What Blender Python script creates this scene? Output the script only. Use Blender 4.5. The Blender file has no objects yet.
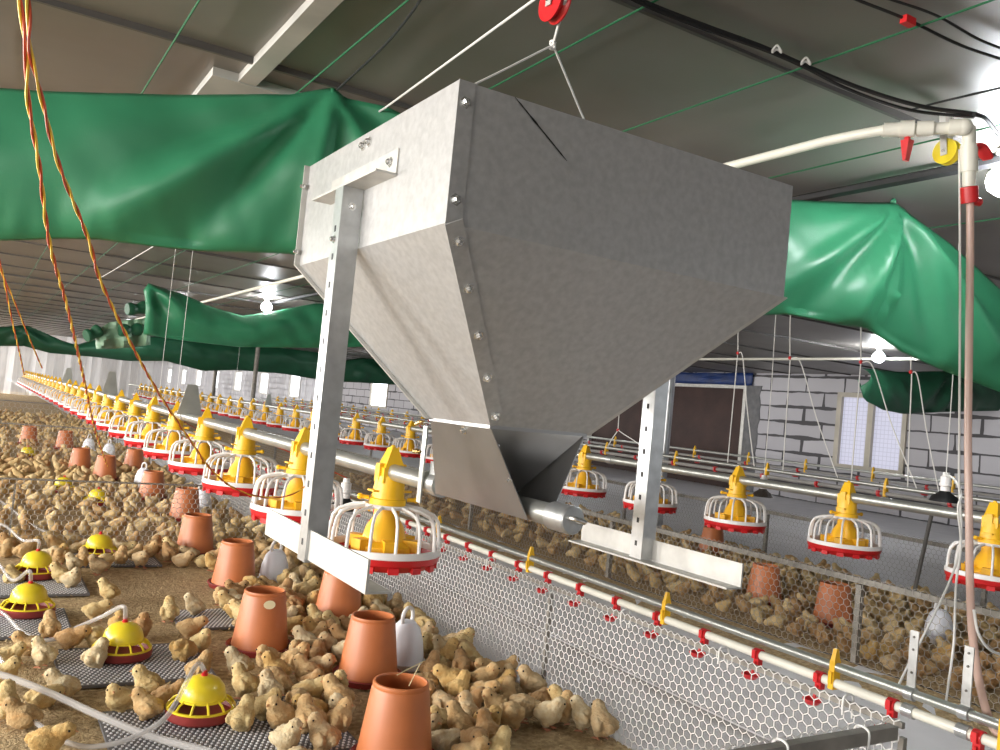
import bpy, math, random
import numpy as np
from mathutils import Vector, Matrix, noise
random.seed(7)
rng = random.Random(11)
scene = bpy.context.scene
COL = scene.collection
PI = math.pi

# ------------------------------------------------------------------ camera
CAM_H = 0.82                 # the camera's height above the litter
F_PX = 865.5
def camera_axes(f, ax, ay, sl):
    d = np.array([ax - 500, -(ay - 375), f], float); d /= np.linalg.norm(d)
    n = np.cross([1, -sl, 0.], d); n /= np.linalg.norm(n)
    if n[1] < 0: n = -n
    x = np.cross(d, n)
    if x[0] < 0: x = -x
    return np.array([x, d, n])
RW = camera_axes(F_PX, -22.8, 360.4, .0966)      # rows: world X, Y, Z in camera right/up/forward
cam_data = bpy.data.cameras.new('camera'); cam_data.sensor_width = 36; cam_data.lens = 36 * F_PX / 1000
cam_data.clip_start = .05; cam_data.clip_end = 200
cam = bpy.data.objects.new('camera', cam_data); COL.objects.link(cam)
m = Matrix.Identity(4)
for i in range(3):
    m[i][0], m[i][1], m[i][2] = RW[i][0], RW[i][1], -RW[i][2]
m[2][3] = CAM_H
cam.matrix_world = m
scene.camera = cam
scene.view_settings.view_transform = 'Standard'; scene.view_settings.look = 'None'
scene.view_settings.exposure = 0.0; scene.view_settings.gamma = 1.0
scene.view_settings.use_curve_mapping = False
# ------------------------------------------------------------------ daylight and added fill
w = bpy.data.worlds.new('sky'); scene.world = w; w.use_nodes = True
w.node_tree.nodes['Background'].inputs[0].default_value = (.85, .92, 1, 1)
w.node_tree.nodes['Background'].inputs[1].default_value = 1.0
def daylight(loc, rot, sx, sy, power, col=(1, .97, .93)):
    l = bpy.data.lights.new('daylight', 'AREA'); l.shape = 'RECTANGLE'; l.size = sx; l.size_y = sy
    l.energy = power; l.color = col
    o = bpy.data.objects.new('window_daylight', l); o.location = loc; o.rotation_euler = rot; COL.objects.link(o)
LEFT_X = -4.2
LEFT_WINDOWS = [-2.6, -.4, 1.8, 4.0, 6.8, 10, 14, 19, 25]
for yy in LEFT_WINDOWS:                # the windows of the left wall, facing into the house
    daylight((LEFT_X - .02, yy, 1.05), (0, -PI / 2, 0), 1.0, 1.4, (55 if yy < 1 else 200) if yy < 5 else 170)
for xx in (-1.6, 6.4):                 # unseen lights before the solid back wall, added to lift the front faces
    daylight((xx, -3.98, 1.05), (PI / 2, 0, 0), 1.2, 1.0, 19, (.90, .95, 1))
for yy in (29, 41, 53):                # unseen lights on the solid left wall, added to brighten the far house
    daylight((LEFT_X - .02, yy, 1.05), (0, -PI / 2, 0), 1.0, 6, 1500)
BULB_POWER = 230.0

# ------------------------------------------------------------------ pixel -> point on a known plane
def ray(px, py): return RW @ np.array([(px - 500) / F_PX, -(py - 375) / F_PX, 1.0])
def _p(r, t): return Vector((r[0] * t, r[1] * t, r[2] * t + CAM_H))
def atX(px, py, x): r = ray(px, py); return _p(r, x / r[0])
def atY(px, py, y): r = ray(px, py); return _p(r, y / r[1])
def atZ(px, py, z): r = ray(px, py); return _p(r, (z - CAM_H) / r[2])
def atP(px, py, a, b, d): r = ray(px, py); return _p(r, d / (a * r[0] + b * r[1]))   # a x + b y = d
def pix(p):
    c = RW.T @ np.array([p[0], p[1], p[2] - CAM_H]); return 500 + F_PX * c[0] / c[2], 375 - F_PX * c[1] / c[2]

# ------------------------------------------------------------------ mesh builder
class MB:
    def __init__(s): s.v = []; s.f = []; s.mi = []
    def add(s, vs, fs, mi=0):
        o = len(s.v); s.v += [tuple(v) for v in vs]
        for f in fs: s.f.append(tuple(o + i for i in f)); s.mi.append(mi)
        return s
    def box(s, a, b, mi=0):
        x0, y0, z0 = a; x1, y1, z1 = b
        return s.add([(x0,y0,z0),(x1,y0,z0),(x1,y1,z0),(x0,y1,z0),(x0,y0,z1),(x1,y0,z1),(x1,y1,z1),(x0,y1,z1)],
            [(0,3,2,1),(4,5,6,7),(0,1,5,4),(1,2,6,5),(2,3,7,6),(3,0,4,7)], mi)
    def hexa(s, q0, q1, mi=0):       # two quads -> closed solid
        return s.add(list(q0) + list(q1), [(3,2,1,0),(4,5,6,7),(0,1,5,4),(1,2,6,5),(2,3,7,6),(3,0,4,7)], mi)
    def plate(s, q, t, mi=0):        # a quad thickened along its normal
        q = [Vector(p) for p in q]; n = (q[1] - q[0]).cross(q[3] - q[0]).normalized() * t
        return s.hexa(q, [p + n for p in q], mi)
    def obox(s, c, ax, ay, az, mi=0):   # centre and three half axes
        c, ax, ay, az = map(Vector, (c, ax, ay, az))
        return s.hexa([c-ax-ay-az, c+ax-ay-az, c+ax+ay-az, c-ax+ay-az], [c-ax-ay+az, c+ax-ay+az, c+ax+ay+az, c-ax+ay+az], mi)
    def tube(s, pts, r, n=8, caps=True, mi=0, up=None, squash=1.0):
        pts = [Vector(p) for p in pts]; k = len(pts)
        rs = r if isinstance(r, (list, tuple)) else [r] * k
        T = []
        for i in range(k):
            t = pts[min(i + 1, k - 1)] - pts[max(i - 1, 0)]
            T.append(t.normalized() if t.length > 1e-9 else Vector((0, 0, 1)))
        u = Vector(up) if up else (Vector((0, 0, 1)) if abs(T[0].z) < .9 else Vector((1, 0, 0)))
        u = (u - T[0] * u.dot(T[0])).normalized(); vs = []
        for i in range(k):
            u = u - T[i] * u.dot(T[i])
            u = u.normalized() if u.length > 1e-6 else T[i].orthogonal().normalized()
            b = T[i].cross(u)
            for j in range(n):
                a = 2 * PI * j / n
                vs.append(pts[i] + (u * math.cos(a) * squash + b * math.sin(a)) * rs[i])
        fs = [(i*n+j, i*n+(j+1) % n, (i+1)*n+(j+1) % n, (i+1)*n+j) for i in range(k-1) for j in range(n)]
        if caps: fs += [tuple(reversed(range(n))), tuple((k-1)*n + j for j in range(n))]
        return s.add(vs, fs, mi)
    def lathe(s, prof, n=24, c=(0,0,0), mi=0, axis=None):
        c = Vector(c)
        if axis is None: U, V, W = Vector((1,0,0)), Vector((0,1,0)), Vector((0,0,1))
        else: W = Vector(axis).normalized(); U = W.orthogonal().normalized(); V = W.cross(U)
        vs, ring = [], []
        for r, z in prof:
            if r < 1e-6: ring.append([len(vs)] * n); vs.append(c + W * z)
            else:
                o = len(vs); ring.append([o + j for j in range(n)])
                for j in range(n):
                    a = 2 * PI * j / n; vs.append(c + (U * math.cos(a) + V * math.sin(a)) * r + W * z)
        fs = []
        for A, B in zip(ring, ring[1:]):
            for j in range(n):
                q = [A[j], A[(j+1) % n], B[(j+1) % n], B[j]]; q2 = []
                for i in q:
                    if i not in q2: q2.append(i)
                if len(q2) > 2: fs.append(tuple(q2))
        return s.add(vs, fs, mi)
    def ball(s, c, r, n=12, k=8, mi=0):
        rx, ry, rz = (r, r, r) if not isinstance(r, (tuple, list)) else r
        o = len(s.v); s.lathe([(math.sin(PI*i/k), -math.cos(PI*i/k)) for i in range(k+1)], n, (0,0,0), mi)
        for i in range(o, len(s.v)): x, y, z = s.v[i]; s.v[i] = (c[0]+x*rx, c[1]+y*ry, c[2]+z*rz)
        return s
    def mesh(s, name, mats, ang=.6, off=None):
        me = bpy.data.meshes.new(name)
        vs = s.v if off is None else [(v[0]-off[0], v[1]-off[1], v[2]-off[2]) for v in s.v]
        me.from_pydata(vs, [], s.f)
        for mt in (mats if isinstance(mats, (list, tuple)) else [mats]): me.materials.append(mt)
        if any(s.mi): me.polygons.foreach_set('material_index', s.mi)
        me.polygons.foreach_set('use_smooth', [True] * len(s.f))
        me.update()
        if ang is not None: me.set_sharp_from_angle(angle=ang)
        return me
    def build(s, name, mats, parent=None, ang=.6):
        off = woff(parent) if parent else None
        o = bpy.data.objects.new(name, s.mesh(name, mats, ang, off)); COL.objects.link(o)
        if parent: o.parent = parent
        return o
def woff(o):
    v = Vector((0, 0, 0))
    while o: v += o.location; o = o.parent
    return v
def tag(o, label, cat, group=None, kind=None):
    o['label'] = label; o['category'] = cat
    if group: o['group'] = group
    if kind: o['kind'] = kind
    return o
def thing(name, label, cat, loc=(0,0,0), group=None, kind=None):
    o = bpy.data.objects.new(name, None); COL.objects.link(o); o.location = loc; o.empty_display_size = .05
    return tag(o, label, cat, group, kind)
def struct(o): o['kind'] = 'structure'; return o
KIDS = {}
def kids(o):
    if o.name not in KIDS: KIDS[o.name] = [c for c in bpy.data.objects if c.parent == o]
    return KIDS[o.name]
def dup(o, parent=None, deep=True):
    c = o.copy(); COL.objects.link(c)
    if parent: c.parent = parent
    if deep:
        for ch in kids(o): dup(ch, c)
    return c
def cr(pts, k=8):       # Catmull-Rom through points
    P = [Vector(p) for p in pts]; P = [P[0]*2 - P[1]] + P + [P[-1]*2 - P[-2]]; out = []
    for i in range(1, len(P) - 2):
        a, b, c, d = P[i-1:i+3]
        for j in range(k):
            t = j / k
            out.append(.5*((2*b) + (c-a)*t + (2*a-5*b+4*c-d)*t*t + (3*b-a-3*c+d)*t**3))
    return out + [P[-2]]
def lerp(tab, x):
    if x <= tab[0][0]: return tab[0][1]
    for (a, b), (c, d) in zip(tab, tab[1:]):
        if x <= c: return b + (d-b)*(x-a)/(c-a)
    return tab[-1][1]
ORD = 'first second third fourth fifth sixth seventh eighth ninth tenth eleventh twelfth thirteenth fourteenth fifteenth sixteenth seventeenth eighteenth nineteenth twentieth'.split()
def ordinal(i):
    if i < 20: return ORD[i]
    if i == 29: return 'thirtieth'
    if i == 39: return 'fortieth'
    return ('twenty-', 'thirty-', 'forty-')[(i+1)//10 - 2] + ORD[(i+1) % 10 - 1]

# ------------------------------------------------------------------ materials
def mat(name, col, rough=.5, metal=0., var=0., vscale=8., bump=0., bscale=60., col2=None, spec=None, trans=0., alpha=None, detail=4, sheen=0.):
    m = bpy.data.materials.new(name); m.use_nodes = True; nt = m.node_tree; N = nt.nodes; L = nt.links
    b = N['Principled BSDF']; b.inputs['Roughness'].default_value = rough; b.inputs['Metallic'].default_value = metal
    b.inputs['Base Color'].default_value = (*col, 1)
    if spec is not None: b.inputs['Specular IOR Level'].default_value = spec
    if trans: b.inputs['Transmission Weight'].default_value = trans
    if alpha is not None: b.inputs['Alpha'].default_value = alpha
    if sheen: b.inputs['Sheen Weight'].default_value = sheen; b.inputs['Sheen Roughness'].default_value = .5
    tc = N.new('ShaderNodeTexCoord')
    if var or col2:
        nz = N.new('ShaderNodeTexNoise'); nz.inputs['Scale'].default_value = vscale; nz.inputs['Detail'].default_value = detail
        L.new(tc.outputs['Object'], nz.inputs['Vector'])
        rp = N.new('ShaderNodeValToRGB'); rp.color_ramp.elements[0].position = .32; rp.color_ramp.elements[1].position = .68
        c2 = col2 or tuple(min(1, c*(1+var)) for c in col); c1 = col if col2 else tuple(c*(1-var) for c in col)
        rp.color_ramp.elements[0].color = (*c1, 1); rp.color_ramp.elements[1].color = (*c2, 1)
        L.new(nz.outputs['Fac'], rp.inputs['Fac']); L.new(rp.outputs['Color'], b.inputs['Base Color'])
    if bump:
        n2 = N.new('ShaderNodeTexNoise'); n2.inputs['Scale'].default_value = bscale; n2.inputs['Detail'].default_value = 3
        L.new(tc.outputs['Object'], n2.inputs['Vector'])
        bp = N.new('ShaderNodeBump'); bp.inputs['Strength'].default_value = bump; bp.inputs['Distance'].default_value = .01
        L.new(n2.outputs['Fac'], bp.inputs['Height']); L.new(bp.outputs['Normal'], b.inputs['Normal'])
    return m
def emit(name, col, strength):
    m = bpy.data.materials.new(name); m.use_nodes = True; b = m.node_tree.nodes['Principled BSDF']
    b.inputs['Base Color'].default_value = (*col, 1); b.inputs['Emission Color'].default_value = (*col, 1); b.inputs['Emission Strength'].default_value = strength
    return m
M = dict(
    galv=mat('galvanised sheet', (.47,.47,.465), .42, .4, var=.09, vscale=70, bump=.03, bscale=160),
    galv2=mat('bright galvanised steel', (.52,.53,.53), .36, .8, var=.12, vscale=30, bump=.03, bscale=90),
    boot=mat('smooth galvanised sheet', (.40,.40,.40), .34, .85, var=.06, vscale=12),
    zinc=mat('zinc angle', (.55,.54,.51), .5, .45, var=.1, vscale=25),
    bolt=mat('zinc bolt', (.75,.75,.73), .25, .9),
    tube=mat('galvanised tube', (.46,.47,.44), .38, .75, var=.1, vscale=14),
    darksteel=mat('dull fence steel', (.25,.23,.2), .6, .25, var=.2, vscale=20),
    column=mat('galvanised column', (.4,.41,.42), .3, .8, var=.2, vscale=9),
    yellow=mat('yellow plastic', (.86,.49,.01), .38, var=.06, vscale=10),
    amber=mat('translucent yellow plastic', (.86,.46,.015), .4, var=.06, vscale=10),
    lemon=mat('lemon plastic', (.78,.62,.03), .28, var=.05, vscale=10),
    red=mat('red plastic', (.62,.018,.022), .35, var=.08, vscale=12),
    maroon=mat('dark red plastic', (.26,.03,.026), .45, var=.15, vscale=12),
    white=mat('white plastic', (.82,.8,.78), .4, var=.03, vscale=10),
    pvc=mat('white pvc', (.78,.76,.66), .35, var=.04, vscale=10),
    frosted=mat('frosted plastic', (.82,.84,.9), .35, var=.03),
    terra=mat('terracotta plastic', (.52,.165,.055), .42, var=.09, vscale=9),
    cream=mat('cream sticker', (.85,.78,.5), .4),
    hexwhite=mat('white mesh wire', (.76,.74,.72), .5),
    hexgrey=mat('grey mesh wire', (.36,.335,.30), .55, .1), hexpale=mat('pale mesh wire', (.5,.46,.4), .55),
    tarp=mat('green tarpaulin', (.034,.215,.104), .4, var=.1, vscale=5, bump=.05, bscale=300),
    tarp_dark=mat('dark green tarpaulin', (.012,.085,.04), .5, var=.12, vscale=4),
    tarp_pale=mat('faded green tarpaulin', (.2,.33,.22), .5, var=.12, vscale=6),
    blue=mat('blue tarpaulin', (.012,.035,.14), .45, var=.3, vscale=6),
    rope=mat('white rope', (.74,.73,.7), .7),
    green_string=mat('green cord', (.008,.11,.04), .6),
    black=mat('black rubber', (.012,.012,.013), .5),
    wire_red=mat('red wire', (.55,.07,.02), .45), wire_yellow=mat('yellow wire', (.88,.58,.06), .45),
    dullpipe=mat('dull grey pvc', (.3,.29,.28), .6, var=.12, vscale=9), brass=mat('brass', (.62,.42,.16), .25, .9), chrome=mat('chrome', (.6,.6,.62), .12, 1.0),  # dullpipe: dull grey instead of white, for the raised water pipes
    hose=mat('clear hose', (.62,.6,.58), .2, alpha=.42),
    pinkhose=mat('pinkish clear hose', (.72,.5,.42), .25, alpha=.75),
    brown=mat('brown board', (.045,.022,.018), .7, var=.25, vscale=3, bump=.2, bscale=30),
    frame=mat('pale window frame', (.5,.46,.38), .5, var=.1, vscale=6),
    mortar=mat('rough mortar', (.16,.16,.165), .9, var=.2, vscale=10, bump=.3, bscale=25),
    straw=mat('dry straw', (.75,.62,.36), .6),
    matgrey=mat('grey slat plastic', (.13,.13,.14), .5, var=.15, vscale=20), matglint=mat('slat glint white', (.72,.71,.72), .3),  # the white of the mat dots is painted in for bright glints
    panel=mat('pale ceiling panel', (.42,.41,.38), .6, var=.15, vscale=5),
    eye=mat('black eye', (.008,.006,.005), .1), beak=mat('horn beak', (.55,.27,.12), .45), shank=mat('pinkish leg', (.6,.26,.15), .5),
    stickdark=mat('weathered stick', (.14,.13,.12), .7, var=.2, vscale=20),
)
def brick_mat():
    m = mat('aerated block wall', (.42,.41,.44), .85, bump=.12, bscale=30); nt = m.node_tree; N = nt.nodes; L = nt.links
    tc = N.new('ShaderNodeTexCoord'); sp = N.new('ShaderNodeSeparateXYZ'); cb = N.new('ShaderNodeCombineXYZ')
    L.new(tc.outputs['Object'], sp.inputs[0]); L.new(sp.outputs[1], cb.inputs[0]); L.new(sp.outputs[2], cb.inputs[1])
    nz = N.new('ShaderNodeTexNoise'); nz.inputs['Scale'].default_value = 5; L.new(tc.outputs['Object'], nz.inputs['Vector'])
    mx = N.new('ShaderNodeMix'); mx.data_type = 'RGBA'; mx.blend_type = 'LINEAR_LIGHT'; mx.inputs[0].default_value = .012
    L.new(cb.outputs[0], mx.inputs[6]); L.new(nz.outputs['Color'], mx.inputs[7])
    br = N.new('ShaderNodeTexBrick'); br.inputs['Scale'].default_value = 1; br.inputs['Brick Width'].default_value = .62; br.inputs['Row Height'].default_value = .212
    br.inputs['Mortar Size'].default_value = .014; br.inputs['Mortar Smooth'].default_value = .15; br.inputs['Bias'].default_value = -.1
    br.inputs['Color1'].default_value = (.52,.51,.54,1); br.inputs['Color2'].default_value = (.44,.43,.46,1); br.inputs['Mortar'].default_value = (.085,.083,.088,1)
    n2 = N.new('ShaderNodeTexNoise'); n2.inputs['Scale'].default_value = 1.7; L.new(tc.outputs['Object'], n2.inputs['Vector']); r2 = N.new('ShaderNodeMapRange'); r2.inputs[1].default_value = .45; r2.inputs[2].default_value = .75; r2.inputs[3].default_value = .011; r2.inputs[4].default_value = .04; L.new(n2.outputs['Fac'], r2.inputs[0]); L.new(r2.outputs[0], br.inputs['Mortar Size'])
    L.new(mx.outputs[2], br.inputs['Vector']); L.new(br.outputs['Color'], N['Principled BSDF'].inputs['Base Color'])
    return m
M['brick'] = brick_mat()
def litter_mat():
    m = mat('chaff litter', (.30,.205,.095), .95, col2=(.60,.45,.25), vscale=55, bump=.9, bscale=130, detail=8)
    return m
M['litter'] = litter_mat()
M['chip'] = mat('husk', (.45,.32,.15), .8, col2=(.68,.53,.3), vscale=30)
M['aisle'] = mat('pale aisle boards', (.76,.75,.765), .5, var=.05, vscale=6, bump=.05, bscale=20)
def ceiling_mat():
    m = mat('dark insulation sheet', (.165,.152,.136), .4, col2=(.205,.19,.172), vscale=2.2, bump=.25, bscale=3.0)
    return m
M['ceil'] = ceiling_mat()
M['seam'] = mat('ceiling seam', (.085,.08,.074), .6)
M['wallside'] = mat('grey side wall', (.45,.44,.43), .8, var=.1, vscale=4)
def pane_mat():
    m = bpy.data.materials.new('bright window film'); m.use_nodes = True; nt = m.node_tree; N = nt.nodes; L = nt.links; b = N['Principled BSDF']
    tc = N.new('ShaderNodeTexCoord'); sp = N.new('ShaderNodeSeparateXYZ'); cb = N.new('ShaderNodeCombineXYZ')
    L.new(tc.outputs['Object'], sp.inputs[0]); L.new(sp.outputs[1], cb.inputs[0]); L.new(sp.outputs[2], cb.inputs[1])
    br = N.new('ShaderNodeTexBrick'); br.offset = 0; br.inputs['Scale'].default_value = 1; br.inputs['Brick Width'].default_value = .055; br.inputs['Row Height'].default_value = .055
    br.inputs['Mortar Size'].default_value = .004; br.inputs['Color1'].default_value = (.8,.8,1,1); br.inputs['Color2'].default_value = (.76,.77,.97,1); br.inputs['Mortar'].default_value = (.55,.55,.72,1)
    L.new(cb.outputs[0], br.inputs['Vector']); L.new(br.outputs['Color'], b.inputs['Emission Color']); b.inputs['Emission Strength'].default_value = .6
    b.inputs['Base Color'].default_value = (.25,.25,.28,1)
    return m
M['pane'] = pane_mat()
M['farpane'] = emit('overexposed window', (.86,.92,1), 3.0)
def film_mat():
    m = bpy.data.materials.new('clear plastic film'); m.use_nodes = True; nt = m.node_tree; N = nt.nodes; L = nt.links
    N.remove(N['Principled BSDF']); out = N['Material Output']
    t = N.new('ShaderNodeBsdfTransparent'); g = N.new('ShaderNodeBsdfTranslucent'); g.inputs[0].default_value = (.8,.8,.82,1)
    d = N.new('ShaderNodeBsdfDiffuse'); d.inputs[0].default_value = (.8,.79,.79,1); a = N.new('ShaderNodeMixShader'); L.new(g.outputs[0], a.inputs[1]); L.new(d.outputs[0], a.inputs[2])
    mx = N.new('ShaderNodeMixShader'); nz = N.new('ShaderNodeTexNoise'); tc = N.new('ShaderNodeTexCoord'); mp = N.new('ShaderNodeMapping')
    mp.inputs['Scale'].default_value = (3, 3, .4); L.new(tc.outputs['Object'], mp.inputs[0]); L.new(mp.outputs[0], nz.inputs['Vector'])
    r = N.new('ShaderNodeMapRange'); r.inputs[3].default_value = .36; r.inputs[4].default_value = .6; L.new(nz.outputs['Fac'], r.inputs[0])
    L.new(r.outputs[0], mx.inputs[0]); L.new(t.outputs[0], mx.inputs[1]); L.new(a.outputs[0], mx.inputs[2]); L.new(mx.outputs[0], out.inputs[0])
    return m
M['film'] = film_mat()
def chick_mat():
    m = bpy.data.materials.new('chick down'); m.use_nodes = True; nt = m.node_tree; N = nt.nodes; L = nt.links; b = N['Principled BSDF']
    oi = N.new('ShaderNodeObjectInfo'); tc = N.new('ShaderNodeTexCoord'); nz = N.new('ShaderNodeTexNoise'); nz.inputs['Scale'].default_value = 45; nz.inputs['Detail'].default_value = 5
    ad = N.new('ShaderNodeVectorMath'); ad.operation = 'ADD'; L.new(tc.outputs['Object'], ad.inputs[0]); L.new(oi.outputs['Random'], ad.inputs[1]); L.new(ad.outputs[0], nz.inputs['Vector'])
    mr = N.new('ShaderNodeMapRange'); mr.inputs[1].default_value = .38; mr.inputs[2].default_value = .7; mr.inputs[3].default_value = 0; mr.inputs[4].default_value = .6; L.new(nz.outputs['Fac'], mr.inputs[0])
    mx = N.new('ShaderNodeMix'); mx.data_type = 'RGBA'; mx.blend_type = 'MULTIPLY'; L.new(mr.outputs[0], mx.inputs[0]); L.new(oi.outputs['Color'], mx.inputs[6]); mx.inputs[7].default_value = (.74,.52,.30,1)
    L.new(mx.outputs[2], b.inputs['Base Color']); b.inputs['Roughness'].default_value = .9; b.inputs['Specular IOR Level'].default_value = .1
    b.inputs['Sheen Weight'].default_value = .25; b.inputs['Sheen Tint'].default_value = (1, .9, .65, 1)
    n2 = N.new('ShaderNodeTexNoise'); n2.inputs['Scale'].default_value = 420; L.new(tc.outputs['Object'], n2.inputs['Vector'])
    bp = N.new('ShaderNodeBump'); bp.inputs['Strength'].default_value = .7; bp.inputs['Distance'].default_value = .003; L.new(n2.outputs['Fac'], bp.inputs['Height']); L.new(bp.outputs['Normal'], b.inputs['Normal'])
    return m
M['down'] = chick_mat()

# ------------------------------------------------------------------ the house
CEIL = 1.74; WALL_X = 9.8; END_Y = 62.0; BACK_Y = -4.0
FENCE_A, FENCE_B, FENCE_C = 1.52, 2.95, 4.7
b = MB(); b.box((LEFT_X-.2, BACK_Y-.2, -.2), (WALL_X+.2, END_Y+.2, -.03)); struct(b.build('floor', M['mortar']))
b = MB()
for x0, x1 in ((FENCE_A+.005, 1.941), (1.953, FENCE_B)): b.box((x0, BACK_Y, -.03), (x1, END_Y, -.004))
b.box((FENCE_C, BACK_Y, -.03), (WALL_X, END_Y, -.004))
o = struct(b.build('trim_1', M['aisle'])); o['label'] = 'pale grey aisle boards on the floor'
def litter(name, x0, x1, y0, y1, label, step=.05, amp=.006, chips=0):
    nx = max(2, int((x1-x0)/step)); ny = max(2, int((y1-y0)/step)); b = MB(); vs = []
    for j in range(ny+1):
        for i in range(nx+1):
            x = x0+(x1-x0)*i/nx; y = y0+(y1-y0)*j/ny
            vs.append((x, y, amp*noise.noise((x*7, y*7, 0)) + amp*.6*noise.noise((x*23, y*23, 3)) - .002))
    b.add(vs, [(j*(nx+1)+i, j*(nx+1)+i+1, (j+1)*(nx+1)+i+1, (j+1)*(nx+1)+i) for j in range(ny) for i in range(nx)])
    for _ in range(chips):
        x = rng.uniform(x0+.02, x1-.02); y = y0 + .02 + (y1-y0-.04)*rng.random()**1.4
        a = rng.uniform(0, PI); l = rng.uniform(.003, .009); wd = rng.uniform(.001, .0025); z = rng.uniform(.0035, .007)
        c, s_ = math.cos(a), math.sin(a); t = rng.uniform(-.4, .4)*l
        b.add([(x-c*l+s_*wd, y-s_*l-c*wd, z-t), (x+c*l+s_*wd, y+s_*l-c*wd, z+t), (x+c*l-s_*wd, y+s_*l+c*wd, z+t), (x-c*l-s_*wd, y-s_*l+c*wd, z-t)], [(0,1,2,3)], 1)
    o = b.build(name, [M['litter'], M['chip']], ang=None)
    tag(o, label, 'litter', kind='stuff'); return o
litter('litter_bedding', -.9, FENCE_A-.005, .99, 4.36, 'brown chaff litter under the chicks of the nearest pen', chips=9000)
litter('litter_bedding', LEFT_X, FENCE_A-.005, 4.38, 30, 'brown chaff litter beyond the cross fence of the nearest pen', step=.2)
litter('litter_bedding', LEFT_X, -.92, BACK_Y, 4.36, 'brown chaff litter left of the nearest pen', step=.2)
litter('litter_bedding', FENCE_B+.005, FENCE_C-.005, .3, 30, 'brown chaff litter under the chicks of the right pen', step=.1)
litter('litter_strip', 2.64, FENCE_B-.01, .3, 16, 'strip of tan chaff spilled along the far side of the aisle', step=.06)
# ceiling with its panel seams
b = MB(); nx, ny = 60, 60
xs = [LEFT_X-.2 + (WALL_X+.4-LEFT_X)*i/nx for i in range(nx+1)]; ys = [BACK_Y-.2 + 14.2*j/ny for j in range(ny+1)] + [10+.2 + (END_Y-10)*j/20 for j in range(1, 21)]
vs = [(x, y, CEIL + .012*noise.noise((x*1.1, y*1.6, 5)) + .006*noise.noise((x*3, y*3, 9))) for y in ys for x in xs]
b.add(vs, [(j*(nx+1)+i, (j+1)*(nx+1)+i, (j+1)*(nx+1)+i+1, j*(nx+1)+i+1) for j in range(len(ys)-1) for i in range(nx)])
b.box((LEFT_X-.2, BACK_Y-.2, CEIL+.03), (WALL_X+.2, END_Y+.2, CEIL+.1))
k = 0
while 1.486 + .98*k - 4.9 < 40:
    y = 1.486 + .98*k - 4.9; b.box((LEFT_X-.2, y-.006, CEIL-.013), (WALL_X+.2, y+.006, CEIL+.02), 1); k += 1
struct(b.build('ceiling', [M['ceil'], M['seam']]))
b = MB(); b.box((.575, 1.75, CEIL-.02), (.628, 2.62, CEIL+.02)); o = struct(b.build('trim_2', M['panel'])); o['label'] = 'pale boxed batten under the ceiling'
b = MB(); b.box((.50, 2.62, CEIL-.022), (.80, 2.95, CEIL+.02)); o = struct(b.build('trim_3', M['panel'])); o['label'] = 'pale ceiling patch panel beside the batten'
# walls
def wall_y(name, x0, x1, y0, y1, z1, holes, m):
    b = MB(); y = y0
    for h0, h1, zz0, zz1 in sorted(holes):
        b.box((x0, y, -.03), (x1, h0, z1))
        if zz0 > -.02: b.box((x0, h0, -.03), (x1, h1, zz0))
        if zz1 < z1-.01: b.box((x0, h0, zz1), (x1, h1, z1))
        y = h1
    b.box((x0, y, -.03), (x1, y1, z1)); return struct(b.build(name, m))
FAR_WINDOWS = [22.8, 26.6, 30.4, 34.3, 38.3, 42.4, 46.1, 49.9, 54]
rholes = [(6.5, 7.52, .5, 1.5), (9.12, 12.9, -.03, 1.56)] + [(y-.62, y+.62, .57, 1.45) for y in FAR_WINDOWS]
wall_y('wall_right', WALL_X, WALL_X+.2, BACK_Y, END_Y, CEIL+.03, rholes, M['brick'])
wall_y('wall_left', LEFT_X-.25, LEFT_X-.05, BACK_Y, END_Y, CEIL+.03, [(y-.7, y+.7, .55, 1.55) for y in LEFT_WINDOWS], M['wallside'])
b = MB(); b.box((LEFT_X-.2, END_Y, -.03), (WALL_X+.2, END_Y+.2, CEIL+.03)); struct(b.build('wall_far', M['wallside']))
b = MB(); b.box((LEFT_X-.2, BACK_Y-.2, -.03), (WALL_X+.2, BACK_Y, CEIL+.03)); struct(b.build('wall_back', M['wallside']))
# the near window of the right wall
wn = struct(thing('window_1', 'bright two-pane window in the block wall', 'window')); wn['kind'] = 'structure'
b = MB(); x0, x1 = WALL_X-.03, WALL_X+.06
for y0, y1 in ((6.5, 6.56), (6.97, 7.05), (7.45, 7.52)): b.box((x0, y0, .5), (x1, y1, 1.5))
for z0, z1 in ((.5, .56), (1.44, 1.5)): b.box((x0+.002, 6.5, z0), (x1-.002, 7.52, z1))
b.build('window_frame', M['frame'], wn)
for y0, y1 in ((6.56, 6.97), (7.05, 7.45)):
    b = MB(); b.box((x0+.05, y0, .56), (x0+.06, y1, 1.44)); b.build('pane', M['pane'], wn)
for i, y in enumerate(FAR_WINDOWS):
    t = struct(thing('window_%d' % (i+2), 'far bright window in the right wall', 'window', (WALL_X, y, 1.0)))
    b = MB()
    for y0, y1, z0, z1 in ((-.62,-.56,.57,1.45), (.56,.62,.57,1.45), (-.56,.56,.57,.63), (-.56,.56,1.39,1.45)): b.box((WALL_X-.02, y+y0, z0), (WALL_X+.06, y+y1, z1))
    b.build('window_frame', M['frame'], t)
    b = MB(); b.box((WALL_X+.03, y-.56, .63), (WALL_X+.04, y+.56, 1.39)); b.build('pane', M['farpane'], t)
dr = struct(thing('door_1', 'wide dark brown boarded doorway in the block wall', 'door', (WALL_X, 11, 0)))
b = MB(); b.box((WALL_X+.04, 9.18, -.03), (WALL_X+.09, 12.84, 1.5)); b.build('board', M['brown'], dr)
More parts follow.
